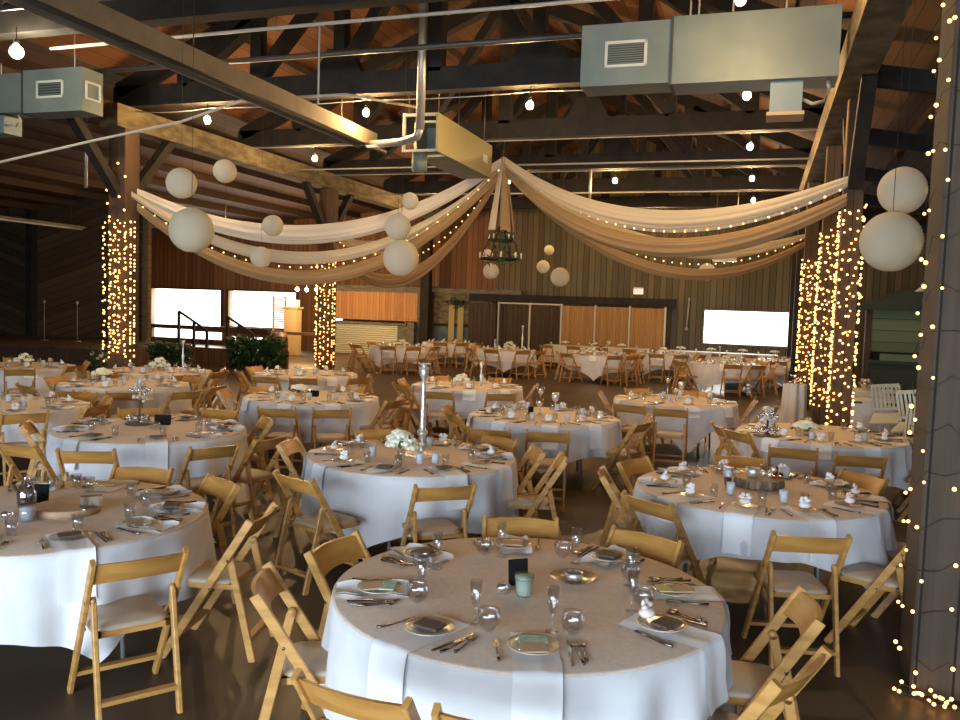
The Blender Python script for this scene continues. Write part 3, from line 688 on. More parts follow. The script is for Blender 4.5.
# bar
t=bf(empty('bar_counter'),0,30.2,0)
MB().span((-16.7,0,0),(-13.2,.6,1.22)).build('counter_body',M['graywood'],t)
rows=[[],[]]
for zi in range(70):
    z=.02+zi*1.2/69; 
    rows[0].append((-16.7,-.015-.02*math.cos(zi*1.25),z)); rows[1].append((-13.5,-.015-.02*math.cos(zi*1.25),z))
MB().grid(rows).build('corrugated_front',M['corr'],t)
MB().span((-16.8,-.12,1.22),(-13.1,.65,1.30)).build('counter_top',M['graywood'],t)
MB().span((-13.2,-.03,0),(-12.8,.6,1.35)).build('grey_end_panel',M['graywood'],t)
tag(t,'bar counter fronted with pale corrugated metal beyond the far left lit post','bar counter')
t=bf(empty('bar_canopy'),0,30.4,0)
b=MB(); rnd=random.Random(2)
MB().span((-16.7,.05,1.38),(-12.72,.12,2.5)).build('shingle_face',M['shingle'],t)
b=MB()
for rI in range(4):
    for i in range(30):
        u=-16.7+i*.132+.066*(rI%2); z=1.38+rI*.28
        if u<-12.85: b.box((u+.066,.03,z+.16),(.125,.02,.31+rnd.uniform(-.02,.02)),Matrix.Rotation(-.05,3,'X'))
b.build('shingles',M['shingle'],t)
MB().span((-16.9,-.03,2.5),(-12.45,.3,2.75)).build('header_beam',M['graywood'],t)
for u in (-16.8,-12.7): MB().span((u-.08,.0,0),(u+.08,.2,2.5)).build('support_post',M['graywood'],t)
tag(t,'bar canopy clad in orange cedar shingles beyond the far left lit post','bar canopy')
o=MB().span((-12.55,30.1,0),(-12.2,30.45,5.5)).build('timber_post',M['truss']); o.matrix_world=MU; tag(o,'dark upright post at the right end of the shingled bar','post')
t=bf(empty('kiosk_front'),0,30.5,0)
MB().span((-12.1,0,1.35),(-9.75,.12,2.55)).build('upper_boards',M['beam'],t)
MB().span((-12.1,0,0),(-9.75,.12,1.28)).build('lower_panel',M['bluepaint'],t)
MB().span((-12.1,-.04,1.24),(-9.75,.0,1.36)).build('mid_rail',M['truss'],t)
for u in (-11.35,-10.98): MB().span((u-.12,-.05,.3),(u+.12,-.04,2.1)).build('yellow_board',M['yellowwood'],t)
leaves(MB(),lambda r_:(r_.gauss(-11.15,.25),-.12,r_.gauss(2.15,.08)),160,random.Random(4),(.06,.14)).build('wreath',M['leaf'],t)
MB().span((-12.2,-.03,2.55),(-8.6,.15,2.72)).build('header_beam',M['graywood'],t)
tag(t,'plank kiosk front with two yellow boards and a wreath','kiosk')
# folding partitions
us=[-10.55,-9.37,-8.15,-6.95,-5.7,-4.45,-3.2]
wn=['far left dark panel','second dark panel, left of the white pole','third panel','fourth panel','fifth panel','rightmost panel']
for i in range(6):
    u0,u1=us[i],us[i+1]; t=bf(empty('folding_partition'),0,30.2 if i else 30.0,0)
    rows=[[],[]]; n=14 
    for k in range(n+1):
        u=u0+.05+(u1-u0-.1)*k/n; w=.05*(k%2); rows[0].append((u,w,.05)); rows[1].append((u,w,2.20+.0*i))
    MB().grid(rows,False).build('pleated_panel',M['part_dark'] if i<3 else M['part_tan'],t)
    if i:
        MB().span((u0-.03,-.03,0),(u0+.03,.08,2.26)).build('upright',M['alu'],t)  # bright gap between panels, its backlight painted as a cream strip
    if i==5: MB().span((u1-.03,-.03,0),(u1+.03,.08,2.26)).build('upright',M['alu'],t)  # same painted slit of light at the right end of the row
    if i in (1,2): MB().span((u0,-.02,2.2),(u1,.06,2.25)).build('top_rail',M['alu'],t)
    tag(t,'%s folding partition, %s in the row at the back wall'%('dark brown' if i<3 else 'tan',wn[i]),'partition','folding partitions at the back wall')
o=MB().span((-10.6,30.3,2.27),(-2.9,30.9,2.55)).build('header_board',M['truss']); o.matrix_world=MU; tag(o,'dark header board above the folding partitions','header')
# exit sign with letters
t=bf(empty('exit_sign'),-4.27,30.85,2.70)
MB().span((-.17,0,0),(.17,.06,.24)).build('housing',M['exit_white'],t)
b=MB(); s=.0
def strokes(ch):
    return {'E':[(0,0,0,1),(0,0,1,0),(0,.5,.8,.5),(0,1,1,1)],'X':[(0,0,1,1),(0,1,1,0)],'I':[(.5,0,.5,1)],'T':[(.5,0,.5,1),(0,1,1,1)]}[ch]
for i,ch in enumerate('EXIT'):
    for a,c,d,e in strokes(ch):
        x0=-.13+i*.068; b.bar((x0+a*.045,-.006,.06+c*.12),(x0+d*.045,-.006,.06+e*.12),.012,.016,(0,1,0))
b.build('letters',M['exit_red'],t); MB().span((-.17,-.004,.2),(.17,.0,.24)).build('red_band',M['exit_red'],t)
tag(t,'lit red and white EXIT sign above the folding partitions','exit sign')
o=MB(); o.tube([(-2.45,30.9,2.55),(-2.5,30.9,1.55)],.03,6); o.ball((-2.5,30.88,1.5),.07,8,6); o.ball((-2.45,30.9,2.58),.05,8,6)
o=o.build('wall_conduit',M['pipe_w']); settle(o); o.matrix_world=MU@Matrix.Translation(o.location); tag(o,'pale pipe running down the back wall left of the bright window','pipe')
# small white projector box near the right drape
t=bf(empty('duct_outlet'),-1.0,24.0,3.55); MB().span((-.35,0,0),(.3,.5,.4)).build('housing',M['hvac_l'],t); MB().span((-.2,-.02,.12),(.12,0,.3)).build('vent',M['hvac_dark'],t)
b=MB(); [b.tube([(x,.25,.4),(x,.25,1.95)],.015,4) for x in (-.3,.25)]; b.build('hanging_rod',M['pipe_d'],t)
tag(t,'small pale duct outlet seen between the right swags','air duct')
# pale green booth in the right aisle
t=bf(empty('green_booth'),0,24.0,0)
MB().span((2.75,0,1.25),(8.5,.15,2.35)).build('board_front',M['greenboards'],t)
MB().span((2.75,0,0),(8.5,.15,.95)).build('lower_front',M['darkgreen'],t)
MB().span((2.75,-.15,.95),(8.5,.2,1.02)).build('ledge',M['darkgreen'],t)
MB().span((2.62,-.05,0),(2.76,.2,2.4)).build('corner_post',M['rafter'],t)
MB().span((2.75,.5,.95),(8.5,.6,1.3)).build('dark_hatch',M['truss'],t)
MB().prism([(2.2,2.33),(3.6,2.9),(8.6,2.9),(8.6,2.36)],-.35,1.5).build('gable_roof',M['darkgreen'],t)
MB().span((3.0,-.03,1.02),(4.4,.0,1.2)).build('shelf_board',M['greenboards'],t)
tag(t,'pale green boarded booth in the right aisle behind the lit posts','booth')
t=empty('cone_lamp',U(3.73,23.0,2.80)); MB().lathe([(.02,.22),(.03,.12),(.17,0),(.165,0),(.02,.11)],14).build('cone_shade',M['hvac_l'],t); MB().tube([(0,0,.2),(0,0,2.0)],.01,4).build('cord',M['wire'],t)
tag(t,'small unlit cone lamp hanging before the green booth','lamp')

# ------------------------------------------------------------------ tables
RT=.914; ZT=.76
TB={ # name: (x,y,label phrase, mid drop, corner drop, rotation)
'T1':(.26,3.92,'nearest round table',.50,.66,20),
'T2':(-2.6,5.05,'left foreground table with wood slice',.40,.56,-5),
'T3':(-.57,7.35,'centre table with tall silver candlestick',.45,.56,28),
'T4':(-3.29,8.37,'left table with crystal candelabrum',.42,.56,15),
'T5':(2.17,6.38,'right table with log slice',.27,.50,-12),
'T6':(.82,10.37,'middle table with three goblets',.36,.50,40),
'T7':(3.94,9.55,'table before the right lit post',.38,.60,10),
'T8':(-2.31,11.52,'table with white posy and votives',.40,.60,35),
'T9':(-.19,13.95,'table behind the tall candlestick',.42,.60,0),
'T10':(2.99,12.68,'table right of the centre aisle',.30,.66,42),
'T11':(-5.29,12.43,'left table in front of stage post',.42,.55,10),
'T12':(-5.7,14.75,'table beside the leafy garland',.42,.6,25),
'T13':(-3.16,15.22,'table before the far left lit post',.42,.6,5),
'T14':(-5.55,9.7,'table cut off at left edge',.42,.6,30),
'T15':(-8.25,14.9,'far left table by stage skirt',.42,.6,20),
'T16':(-2.5,25.8,'back table before the shingled bar',.42,.6,15),
'T17':(-1.1,29.3,'farthest table by the kiosk',.42,.6,15),
'T18':(.8,25.8,'back table before the dark partitions',.42,.6,40),
'T19':(3.5,24.7,'back table before the tan partitions',.42,.7,30),
'T20':(6.6,22.5,'back table below the bright window',.42,.7,0),
'T21':(9.0,24.6,'back table by far lit posts',.42,.6,20),
'T22':(5.75,26.3,'back table right of tan partitions',.42,.6,0)}
def cloth(x,y,mid,cor,rot,seed,fine):
    rnd=random.Random(seed); n=144 if fine else 72; rows=[]; rr=math.radians(rot)
    ph=[rnd.random()*6.28 for _ in range(4)]
    for q in (0.0001,.25,.5,.75,.93,.985): rows.append([Vector((q*RT*math.cos(2*PI*k/n),q*RT*math.sin(2*PI*k/n),ZT)) for k in range(n)])
    m=12
    for i in range(m+1):
        t=i/m; row=[]
        for k in range(n):
            a=2*PI*k/n; aa=a-rr
            S=1/max(abs(math.cos(aa)),abs(math.sin(aa))); dr=mid+(cor-mid)*((S-1)/.4142)**1.3
            dr+= .012*math.sin(5*a+ph[0])
            z=ZT-.012-dr*t
            fold=math.sin(13*a+ph[1]+.8*math.sin(3*a+ph[2]))+.6*math.sin(22*a+ph[3])
            sharp=max(0,1-abs(((aa+PI/4)%(PI/2))-PI/4)/.30) if False else 0
            cx=abs(((aa)%(PI/2))-PI/4)    # 0 at the corners
            flare=.035*t+.10*t*t*max(0,1-cx/.35)*(cor-mid)/.3*.6
            R_=RT+.006+flare+ .020*t**.8*fold*(1-.3*math.cos(3*a))*1.55
            row.append(Vector((R_*math.cos(a),R_*math.sin(a),z)))
        rows.append(row)
    o=MB().grid(rows,True,True).build('tablecloth',M['cloth'])
    o.location=(x,y,0.001); return o
def make_table():
    t=empty('round_table')
    MB().lathe([(0,.70),(RT-.02,.70),(RT-.015,.735),(0,.735)],48).build('tabletop',M['stage'],t)
    for k in range(4):
        a=PI/4+k*PI/2; MB().tube([(.62*math.cos(a),.62*math.sin(a),.70),(.66*math.cos(a),.66*math.sin(a),.0)],.016,6).build('leg',M['pipe'],t)
    return t
tb0=None
for i,(k,(x,y,nm,mid,cor,rot)) in enumerate(TB.items()):
    t=make_table() if tb0 is None else copy_tree(tb0); tb0=tb0 or t
    t.location=(x,y,0); t.rotation_euler=(0,0,.3*i)
    tag(t,'round folding table under its cloth, '+nm,'table','round dining tables')
    ov=MB().lathe([(0,ZT),(.5,ZT),(RT-.01,ZT),(RT+.004,ZT-.006),(RT+.004,ZT-.001),(RT-.01,ZT+.004),(.5,ZT+.004),(0,ZT+.004)],64).build('table_overlay',M['linen']); ov.location=(x,y,.001)
    tag(ov,'beige round overlay cloth on the '+nm,'overlay cloth','beige overlay cloths on the round tables')
    c=cloth(x,y,mid,cor,rot,i,i<8); tag(c,'white tablecloth draped over the '+nm,'tablecloth','white tablecloths on the round tables')

# ------------------------------------------------------------------ chairs
def chair_parts():
    P=[]
    def stile(s):
        b=MB(); b.bar((s*.218,.235,0),(s*.218,-.285,.835),.024,.048,(0,1,0),.004); return b
    P.append(('stile',stile(1),'wood')); P.append(('stile',stile(-1),'wood'))
    def rl(s):
        b=MB(); b.bar((s*.19,-.30,0),(s*.19,-.16,.60),.024,.044,(0,1,0),.004); b.tube([(s*.19-.012,-.157,.605),(s*.19+.012,-.157,.605)],.022,10); return b
    P.append(('rear_leg',rl(1),'wood')); P.append(('rear_leg',rl(-1),'wood'))
    b=MB(); rows=[]; n=12
    for i in range(n+1):
        s=-1+2*i/n; x=s*.208; bow=-.035*(1-s*s)
        def q(z,off): return Vector((x,-.285+(.835-z)*.6228+bow+off,z))
        zt=.82+.006*(1-s*s); zb=.705+.012*(1-s*s)
        rows.append([q(zb,.009),q(zt,.009),q(zt,-.009),q(zb,-.009)])
    b.grid(rows,False,True); P.append(('back_rail',b,'wood_rail'))
    def cush(x,y,z0,z1):   # rounded vinyl pad
        b=MB(); rows=[]
        for ins,z in ((.0,z0),(.0,z1-.012),(.012,z1),(.16,z1+.004)):
            row=[]
            for k in range(32):
                a=2*PI*k/32; c_,s_=math.cos(a),math.sin(a)
                row.append(Vector(((x-ins)*math.copysign(abs(c_)**.35,c_),.02+(y-ins)*math.copysign(abs(s_)**.35,s_),z)))
            rows.append(row)
        b.grid(rows,True,True); b.add(rows[-1],[tuple(range(32))],True); return b
    P.append(('seat_pad',cush(.178,.19,.445,.470),'vinyl'))
    b=MB(); b.span((-.18,-.17,.415),(.18,-.145,.445)); b.span((-.18,.185,.415),(.18,.21,.445)); b.span((-.18,-.17,.415),(-.155,.21,.445)); b.span((.155,-.17,.415),(.18,.21,.445)); b.span((-.16,-.15,.437),(.16,.19,.445))
    P.append(('seat_frame',b,'wood'))
    P.append(('stretcher',MB().bar((-.206,.155,.13),(.206,.155,.13),.022,.045,(0,1,0)),'wood'))
    P.append(('stretcher',MB().bar((-.178,-.27,.13),(.178,-.27,.13),.022,.045,(0,1,0)),'wood'))
    b=MB()
    for s in (-1,1): b.tube([(s*.232,-.158,.60),(s*.23,-.158,.60)],.008,6); b.tube([(s*.232,-.05,.43),(s*.2,-.05,.43)],.006,6)
    P.append(('bolts',b,'steel'))
    return P
CP=chair_parts()
def chair_full():
    t=empty('folding_chair')
    for n_,b,m_ in CP: b.build(n_,M[m_],t)
    return t
def chair_simple():
    mats=[M['wood'],M['wood_rail'],M['vinyl']]; b=MB()
    for n_,q,m_ in CP:
        if n_=='bolts': continue
        b.cur={'wood':0,'wood_rail':1,'vinyl':2}[m_]; b.add(q.v,q.f,n_=='seat_pad')
    return b.build('folding_chair',mats)
ch0=chair_full(); ch1=None; used=[False]
DIRN=[(-90,'near'),(-120,'near-left'),(-60,'near-right'),(-150,'left-near'),(-30,'right-near'),(180,'left'),(0,'right'),(150,'left-far'),(30,'right-far'),(120,'far-left'),(60,'far-right'),(90,'far')]
def names(angs):
    out=[]; pool=dict((a,n) for a,n in DIRN); 
    for a in angs:
        best=min(pool,key=lambda q:abs((a-q+180)%360-180)); out.append(pool.pop(best))
    return out
def place_chair(x,y,face,simple,label,group):
    """face = direction (rad) the sitter looks"""
    global ch1
    if simple:
        if ch1 is None: ch1=o=chair_simple()
        else: o=ch1.copy(); C.objects.link(o)
    else:
        if not used[0]: o=ch0; used[0]=True
        else: o=copy_tree(ch0)
    o.location=(x,y,0); o.rotation_euler=(0,0,face-PI/2)
    tag(o,label,'chair',group); return o
CH={'T1':[(156,1.07,0),(89,1.06,0),(48,1.06,0),(-172,1.20,0),(-119,1.35,4),(-94.5,1.37,-8),(-12,1.24,0),(-44,1.30,0)],
'T2':[(-45,1.38,-8),(-5,1.30,0),(42,1.08,0),(83,1.06,0)],
'T3':[(-78,1.50,8),(-117,1.51,-14),(173,1.12,0),(-12,1.30,10),(44,1.08,0),(114,1.08,0),(8,1.1,0)],
'T4':[(-111,1.52,0),(-87,1.60,5),(-51,1.58,5),(71,1.1,0),(-27,1.53,0),(25,1.12,0),(-160,1.1,0),(118,1.08,0)],
'T5':[(-98,1.52,5),(-144,1.20,0),(138,1.08,0),(23,1.08,0),(80,1.08,0),(-66,1.40,23),(-26,1.34,0),(172,1.15,0)],
'T6':[(-114,1.85,14),(-93,1.74,0),(-36,1.32,0),(-156,1.22,0),(-10,1.25,0),(175,1.2,0)],
'T7':[(-122,1.68,10),(-101,1.80,0),(-50,1.5,0),(-160,1.15,0),(178,1.15,0),(-20,1.3,0)],
'T8':[(-92,1.72,0),(-70,1.75,-6),(-25,1.3,0),(0,1.2,0),(140,1.1,0),(70,1.1,0),(180,1.2,0)],
'T9':[(-104,1.75,5),(-72,1.75,-5),(-10,1.12,0),(-142,1.3,0),(175,1.1,0),(60,1.1,0),(120,1.1,0)],
'T10':[(-126,1.62,6),(-105,1.69,0),(-18,1.12,0),(171,1.1,0),(-45,1.5,0),(60,1.1,0),(110,1.1,0)],
'T11':[(-91,1.62,0),(-67,1.66,0),(-42,1.8,0),(-15,1.55,0),(-128,1.4,0),(50,1.1,0),(130,1.1,0),(172,1.1,0)],
'T12':[(-97,1.5,0),(-52,1.5,0),(-20,1.3,0),(-130,1.3,0),(10,1.1,0)],
'T13':[(-150,1.2,0),(-103,1.55,0),(-80,1.55,0),(-45,1.6,0),(-12,1.25,0),(160,1.1,0)],
'T14':[(-51,1.25,0),(-10,1.2,0),(30,1.1,0),(65,1.1,0),(-85,1.5,0)],
'T15':[(-60,1.5,0),(-88,1.5,0),(-15,1.2,0),(30,1.1,0),(120,1.1,0)]}
far=[(-102,1.45,0),(-73,1.45,0),(-35,1.3,0),(-140,1.3,0),(0,1.15,0),(178,1.15,0),(35,1.1,0),(145,1.1,0)]
CH['T16']=[(-160,1.5,0),(-140,1.5,0),(-98,1.45,0),(-68,1.45,0),(-35,1.4,0),(-5,1.15,0),(145,1.1,0)]
CH['T17']=[(-100,1.4,0),(-70,1.4,0),(-30,1.2,0)]
CH['T18']=[(-110,1.4,0),(-72,1.45,0),(-50,1.5,0),(-150,1.3,0),(0,1.2,0),(150,1.1,0)]
CH['T19']=[(-138,1.4,0),(-80,1.45,0),(-58,1.45,0),(-25,1.3,0),(178,1.2,0),(20,1.2,0)]
CH['T20']=[(-98,1.4,0),(-71,1.4,0),(-150,1.6,0),(178,1.3,0),(-15,1.3,0),(20,1.2,0)]
CH['T21']=[(-118,1.4,0),(-92,1.4,0),(-60,1.4,0),(170,1.2,0),(-25,1.2,0)]
CH['T22']=[(-110,1.4,0),(-80,1.4,0),(-150,1.3,0),(-40,1.3,0),(0,1.1,0)]
simple_t={'T12','T13','T15','T16','T17','T18','T19','T20','T21','T22'}
for k,L_ in CH.items():
    x,y,nm=TB[k][:3]
    for (a,r_,tw),w in zip(L_,names([q[0] for q in L_])):
        ar=math.radians(a); rr=r_-.245          # rail centre sits .245 behind the seat centre
        place_chair(x+rr*math.cos(ar),y+rr*math.sin(ar),ar+PI+math.radians(tw),k in simple_t,
            'honey wooden folding chair, %s side of %s'%(w,nm),'wooden folding chairs at the round tables')

# ------------------------------------------------------------------ place settings
ME={}
def me(key,name,mb,m): ME[key]=(name,mb.mesh(name,m))
me('plate','dinner_plate',MB().lathe([(0,.004),(.06,.004),(.078,.009),(.104,.012),(.104,.015),(.076,.012),(.06,.008),(0,.008)],32),M['plate'])
me('rim','gold_rim',MB().lathe([(.1025,.0115),(.105,.0115),(.105,.0155),(.1025,.0155)],32),M['gold'])
def napkin(w,drop,up=.155,seed=0):
    b=MB(); rows=[]; ed=-(RT-.70)-.004
    path=[(up,0.006),(up-.04,.003),(.04,.003),(-.06,.003),(-.14,.003),(ed+.02,.004),(ed-.008,.002),(ed-.018,-.02)]
    nn=7
    for i in range(1,nn+1): path.append((ed-.020-.030*i/nn-.004*math.sin(i),-.02-drop*i/nn))
    for y_,z_ in path:
        row=[]
        for j in range(9):
            s=-1+j/4; y2=y_+(.0 if z_>0 else .0); row.append(Vector((s*w*(1+.03*math.sin(y_*40+seed)),y_ - (0 if z_>-.01 else .004*math.cos(s*3+seed)),z_+.004*max(0,math.sin(s*4+seed)) )))
        rows.append(row)
    b.grid(rows); 
    back=[[v-Vector((0,-.0,.002)) if v.z>-.005 else v+Vector((0,.002,0)) for v in r_] for r_ in rows]
    b.grid([r_[::-1] for r_ in back]); return b
me('nap0','napkin',napkin(.095,.30,seed=1),M['napkin']); me('nap1','napkin',napkin(.095,.24,seed=3),M['napkin']); me('nap2','napkin',napkin(.10,.12,seed=5),M['napkin'])
def flat_napkin():
    b=MB(); rows=[]
    for i in range(9):
        y_=.14-.34*i/8; rows.append([Vector((-.085+.17*j/6,y_,.010+.008*math.sin(i*1.3+j*.8)+(.012 if j in(0,6) else 0))) for j in range(7)])
    b.grid(rows); b.grid([[v-Vector((0,0,.009)) for v in r_][::-1] for r_ in rows]); return b
me('nap3','napkin',flat_napkin(),M['napkin'])
def knife():
    b=MB(); b.bar((0,-.115,.006),(0,-.0,.006),.013,.008,(0,0,1),.003)
    b.add([(-.004,0,.003),(.010,0,.003),(.012,.06,.003),(.008,.115,.003),(-.004,.125,.003),(-.004,0,.006),(.010,0,.005),(.012,.06,.005),(.008,.115,.005),(-.004,.125,.006)],
      [(4,3,2,1,0),(5,6,7,8,9),(0,1,6,5),(1,2,7,6),(2,3,8,7),(3,4,9,8),(4,0,5,9)]); return b
def spoon(L=.10):
    b=MB(); b.tube([(0,-L,.008),(0,-L*.5,.004),(0,L*.3,.006),(0,L*.5,.009)],[.007,.004,.003,.004],6); b.ball((0,L*.5+.025,.008),.017,10,6,(1,1.6,.35)); return b
def fork():
    b=MB(); b.tube([(0,-.10,.008),(0,-.05,.004),(0,.03,.007)],[.007,.004,.003],6); b.box((0,.043,.008),(.022,.024,.003))
    for s in (-.009,-.003,.003,.009): b.box((s,.072,.009),(.003,.04,.003))
    return b
me('knife','table_knife',knife(),M['steel']); me('spoon','spoon',spoon(),M['steel']); me('spoon2','dessert_spoon',spoon(.08),M['steel']); me('fork','fork',fork(),M['steel'])
def bowlglass(): return MB().lathe([(0,.006),(.022,.006),(.04,.02),(.05,.045),(.052,.07),(.046,.095),(.0445,.095),(.05,.07),(.048,.046),(.038,.023),(.02,.010),(0,.010)],20)
me('stemless','stemless_wine_glass',bowlglass(),M['glass'])
me('flute','champagne_flute',MB().lathe([(0,.002),(.03,.002),(.03,.005),(.004,.012),(.004,.07),(.014,.085),(.024,.12),(.026,.19),(.0245,.19),(.022,.12),(.012,.09),(0,.085)],16),M['glass'])
me('tumbler','water_tumbler',MB().lathe([(0,.006),(.027,.006),(.034,.10),(.0325,.10),(.026,.012),(0,.012)],16),M['glass'])
me('votive','votive_candle_glass',MB().lathe([(0,.004),(.026,.004),(.033,.09),(.031,.09),(.024,.03),(0,.03)],14),M['frost'])
def card(w=.075,h=.10,t=.010): return MB().box((0,0,.012+t/2),(w,h,t))
me('choc','favor_card',card(.115,.085,.012),M['choc']); me('green','watercolour_card',card(.115,.07,.006),M['green_card']); me('yellow','watercolour_card',card(.10,.07,.006),M['yellow_card'])
me('kraft','kraft_envelope',card(.10,.10,.006),M['kraft'])
def pouch():
    b=MB(); b.ball((0,0,.040),.036,12,8,(1.2,1,.62)); b.box((0,0,.062),(.016,.012,.012))
    for s_ in (-1,1): b.ball((s_*.026,0,.070),.02,8,6,(1.1,.7,.6)); b.ball((s_*.016,.012,.082),.016,8,6,(.9,.6,1))
    return b
me('pouch','favor_pouch',pouch(),M['pink']); me('pouchw','favor_pouch',pouch(),M['napkin'])
PARTM={}
def item(key,x,y,z,rz,label,cat,group,sub=None):
    n_,m_=ME[key]; o=bpy.data.objects.new(n_,m_); C.objects.link(o); o.location=(x,y,z); o.rotation_euler=(0,0,rz)
    tag(o,label,cat,group)
    if sub:
        n2,m2=ME[sub]; c=bpy.data.objects.new(n2,m2); C.objects.link(c); c.parent=o
    return o
ZC=ZT+.006
def setting(tx,ty,a,w,nm,level,top,rp=.70,seed=0,nap='nap1'):
    rnd=random.Random(seed); ar=math.radians(a); cx,cy=tx+rp*math.cos(ar),ty+rp*math.sin(ar); rz=ar+PI/2   # local +Y -> table centre
    c,s=math.cos(rz),math.sin(rz)
    def at(lx,ly): return cx+lx*c-ly*s, cy+lx*s+ly*c
    loc='%s place, %s'%(w,nm)
    def put(key,lx,ly,dz,label,cat,grp,rr=0,sub=None):
        x,y=at(lx,ly); return item(key,x,y,ZC+dz,rz+rr,'%s, %s'%(label,loc),cat,grp+' on the round tables',sub)
    put(nap,rnd.uniform(-.01,.01),0,0,'folded white napkin %s'%('hanging over the edge' if nap!='nap3' else 'laid flat'),'napkin','napkins',0)
    put('plate',0,.0,.010,'clear round plate on the napkin','plate','plates',0,'rim' if level>1 else None)
    if top: 
        for q in top:
            k,lx,ly,lab,cat=q; put(k,lx,ly,.010,lab,cat,'cards and favors',rnd.uniform(-.2,.2))
    if level>0:
        j=lambda q: q+rnd.uniform(-.008,.008)
        put('knife',j(.145),-.03,0,'steel knife right of the plate','knife','knives',rnd.uniform(-.12,.12))
        if level>1 or level==1: put('spoon',j(.175),-.035,0,'steel spoon beside the knife','spoon','spoons',rnd.uniform(-.12,.2))
        if level>1: put('spoon2',j(.20),-.02,0,'small steel dessert spoon','spoon','spoons',rnd.uniform(-.2,.3))
        put('fork',j(-.145),-.03,0,'steel fork left of the plate','fork','forks',rnd.uniform(-.25,.1))
    if level>1:
        put('stemless',j(.17),.17,0,'stemless wine glass','glass','wine glasses'); put('flute',j(.09),.19,0,'clear champagne flute','glass','champagne flutes')
    else: put('tumbler',rnd.uniform(.06,.13),.16,0,'clear glass tumbler','glass','tumblers')
CHO=[('choc',.0,.0,'dark brown favor card on the plate','card')]
def KR(col): return [('kraft',0,-.035,'kraft envelope on the plate','envelope'),(col,0,.04,'%s watercolour card on the plate'%('green' if col=='green' else 'yellow'),'card')]
x,y,nm=TB['T1'][:3]; A1=[(-91,KR('green'),'nap0'),(-128,CHO,'nap0'),(-173,KR('green'),'nap3'),(139,CHO,'nap3'),(93,[('kraft',0,0,'kraft envelope on the plate','envelope')],'nap3'),(48,CHO,'nap3'),(1,KR('yellow'),'nap1'),(-38,[('choc',0,-.02,'dark brown favor card on the plate','card'),('pouch',0,.07,'small tulle favor pouch','favor')],'nap1')]
for i,((a,top,np_),w) in enumerate(zip(A1,names([q[0] for q in A1]))): setting(x,y,a,w,nm,2,top,.70,i,np_)
PW=[('pouchw',0,.0,'small white favor pouch on the plate','favor')]; PP=[('pouch',0,.0,'small blush favor pouch on the plate','favor')]
def ring_set(k,angs,level,tops,naps,seed,rp=.70):
    x,y,nm=TB[k][:3]
    for i,(a,w) in enumerate(zip(angs,names(angs))): setting(x,y,a,w,nm,level,tops[i%len(tops)],rp,seed*50+i,naps[i%len(naps)])
ring_set('T2',[-55,-20,12,48,85,122,-95],1,[CHO,[],CHO,[],[],[],[]],['nap1','nap3','nap3','nap3'],2)
ring_set('T3',[-64,-30,4,36,70,104,140,178,-140,-104],1,[CHO,[],PW,[],PW,[],PW,PP,PW],['nap1','nap1','nap3','nap3','nap3','nap3','nap3','nap1','nap1','nap3'],3)
ring_set('T4',[-65,-28,5,40,80,120,160,-160,-115],1,[CHO,[]],['nap1','nap3','nap3','nap3','nap3','nap3','nap3','nap3'],4)
ring_set('T5',[-82,-45,-14,20,55,95,130,170,-150,-115],1,[PW,PP,PP,PW],['nap1','nap1','nap2','nap3','nap3','nap3','nap3','nap3','nap2','nap1'],5)
ring_set('T6',[-90,-55,-15,25,65,110,150,-170,-128],1,[PW,PP],['nap1','nap1','nap1','nap3','nap3','nap3','nap3','nap2','nap1'],6)
ring_set('T7',[-112,-80,-45,-10,30,80,130,175,-145],1,[PW,PP],['nap2','nap1','nap1','nap2','nap3'],7)
ring_set('T8',[-100,-62,-20,20,62,110,155,-145],1,[PW,[]],['nap1','nap2','nap3'],8)
for n_,k in enumerate(['T9','T10','T11','T12','T13','T14','T15']):
    ring_set(k,[-88,-50,-12,28,70,112,152,-168,-128],0,[PW,PP,[]],['nap2','nap2','nap3'],20+n_)
for n_,k in enumerate(['T16','T17','T18','T19','T20','T21','T22']):
    ring_set(k,[-108,-72,-36,0,36,72,108,144,180,-144],0,[PW,PP],['nap2','nap3'],40+n_)

# ------------------------------------------------------------------ centrepieces
def votives(k,L_):
    x,y,nm=TB[k][:3]
    for (dx,dy),w in zip(L_,names([math.degrees(math.atan2(q[1],q[0])) for q in L_])):
        item('votive',x+dx,y+dy,ZC,0,'frosted white votive glass, %s of centre, %s'%(w,nm),'votive','votive glasses on the round tables')
votives('T3',[(-.34,-.12),(.09,-.38),(.22,-.35),(.12,.5)])
votives('T5',[(.39,.48),(-.27,-.21),(.05,-.42)])
votives('T6',[(-.42,-.08),(-.35,.4),(-.18,-.45),(.25,-.42),(.5,.15),(.21,.5),(-.17,.6)])
votives('T7',[(-.5,.2),(-.3,-.5),(.3,-.45)])
votives('T8',[(-.42,-.2),(-.3,-.35),(.03,-.3),(.37,-.18),(.53,.15),(-.07,.6)])
for i,k in enumerate(['T9','T10','T11','T12','T13','T14','T15','T16','T18','T19','T20','T21','T22']): votives(k,[(.22*math.cos(a+i),.22*math.sin(a+i)) for a in (0,1.6,3.1,4.7)]+[(.40*math.cos(i+.8+q),.40*math.sin(i+.8+q)) for q in ((0,2.1,4.2) if i>6 else (0,))])
def sign(x,y,label,rz,w=.13,h=.12):
    t=empty('table_sign',(x,y,ZC),rz)
    MB().box((0,.0,h/2+.006),(w,.008,h),Matrix.Rotation(-.12,3,'X')).build('black_card',M['black'],t)
    MB().box((0,0,.004),(w*.8,.045,.008)).build('foot',M['black'],t); tag(t,label,'table sign'); return t
x,y=TB['T1'][:2]
sign(x-.04,y+.08,'small black card standing on the nearest round table',.35,.10,.115)
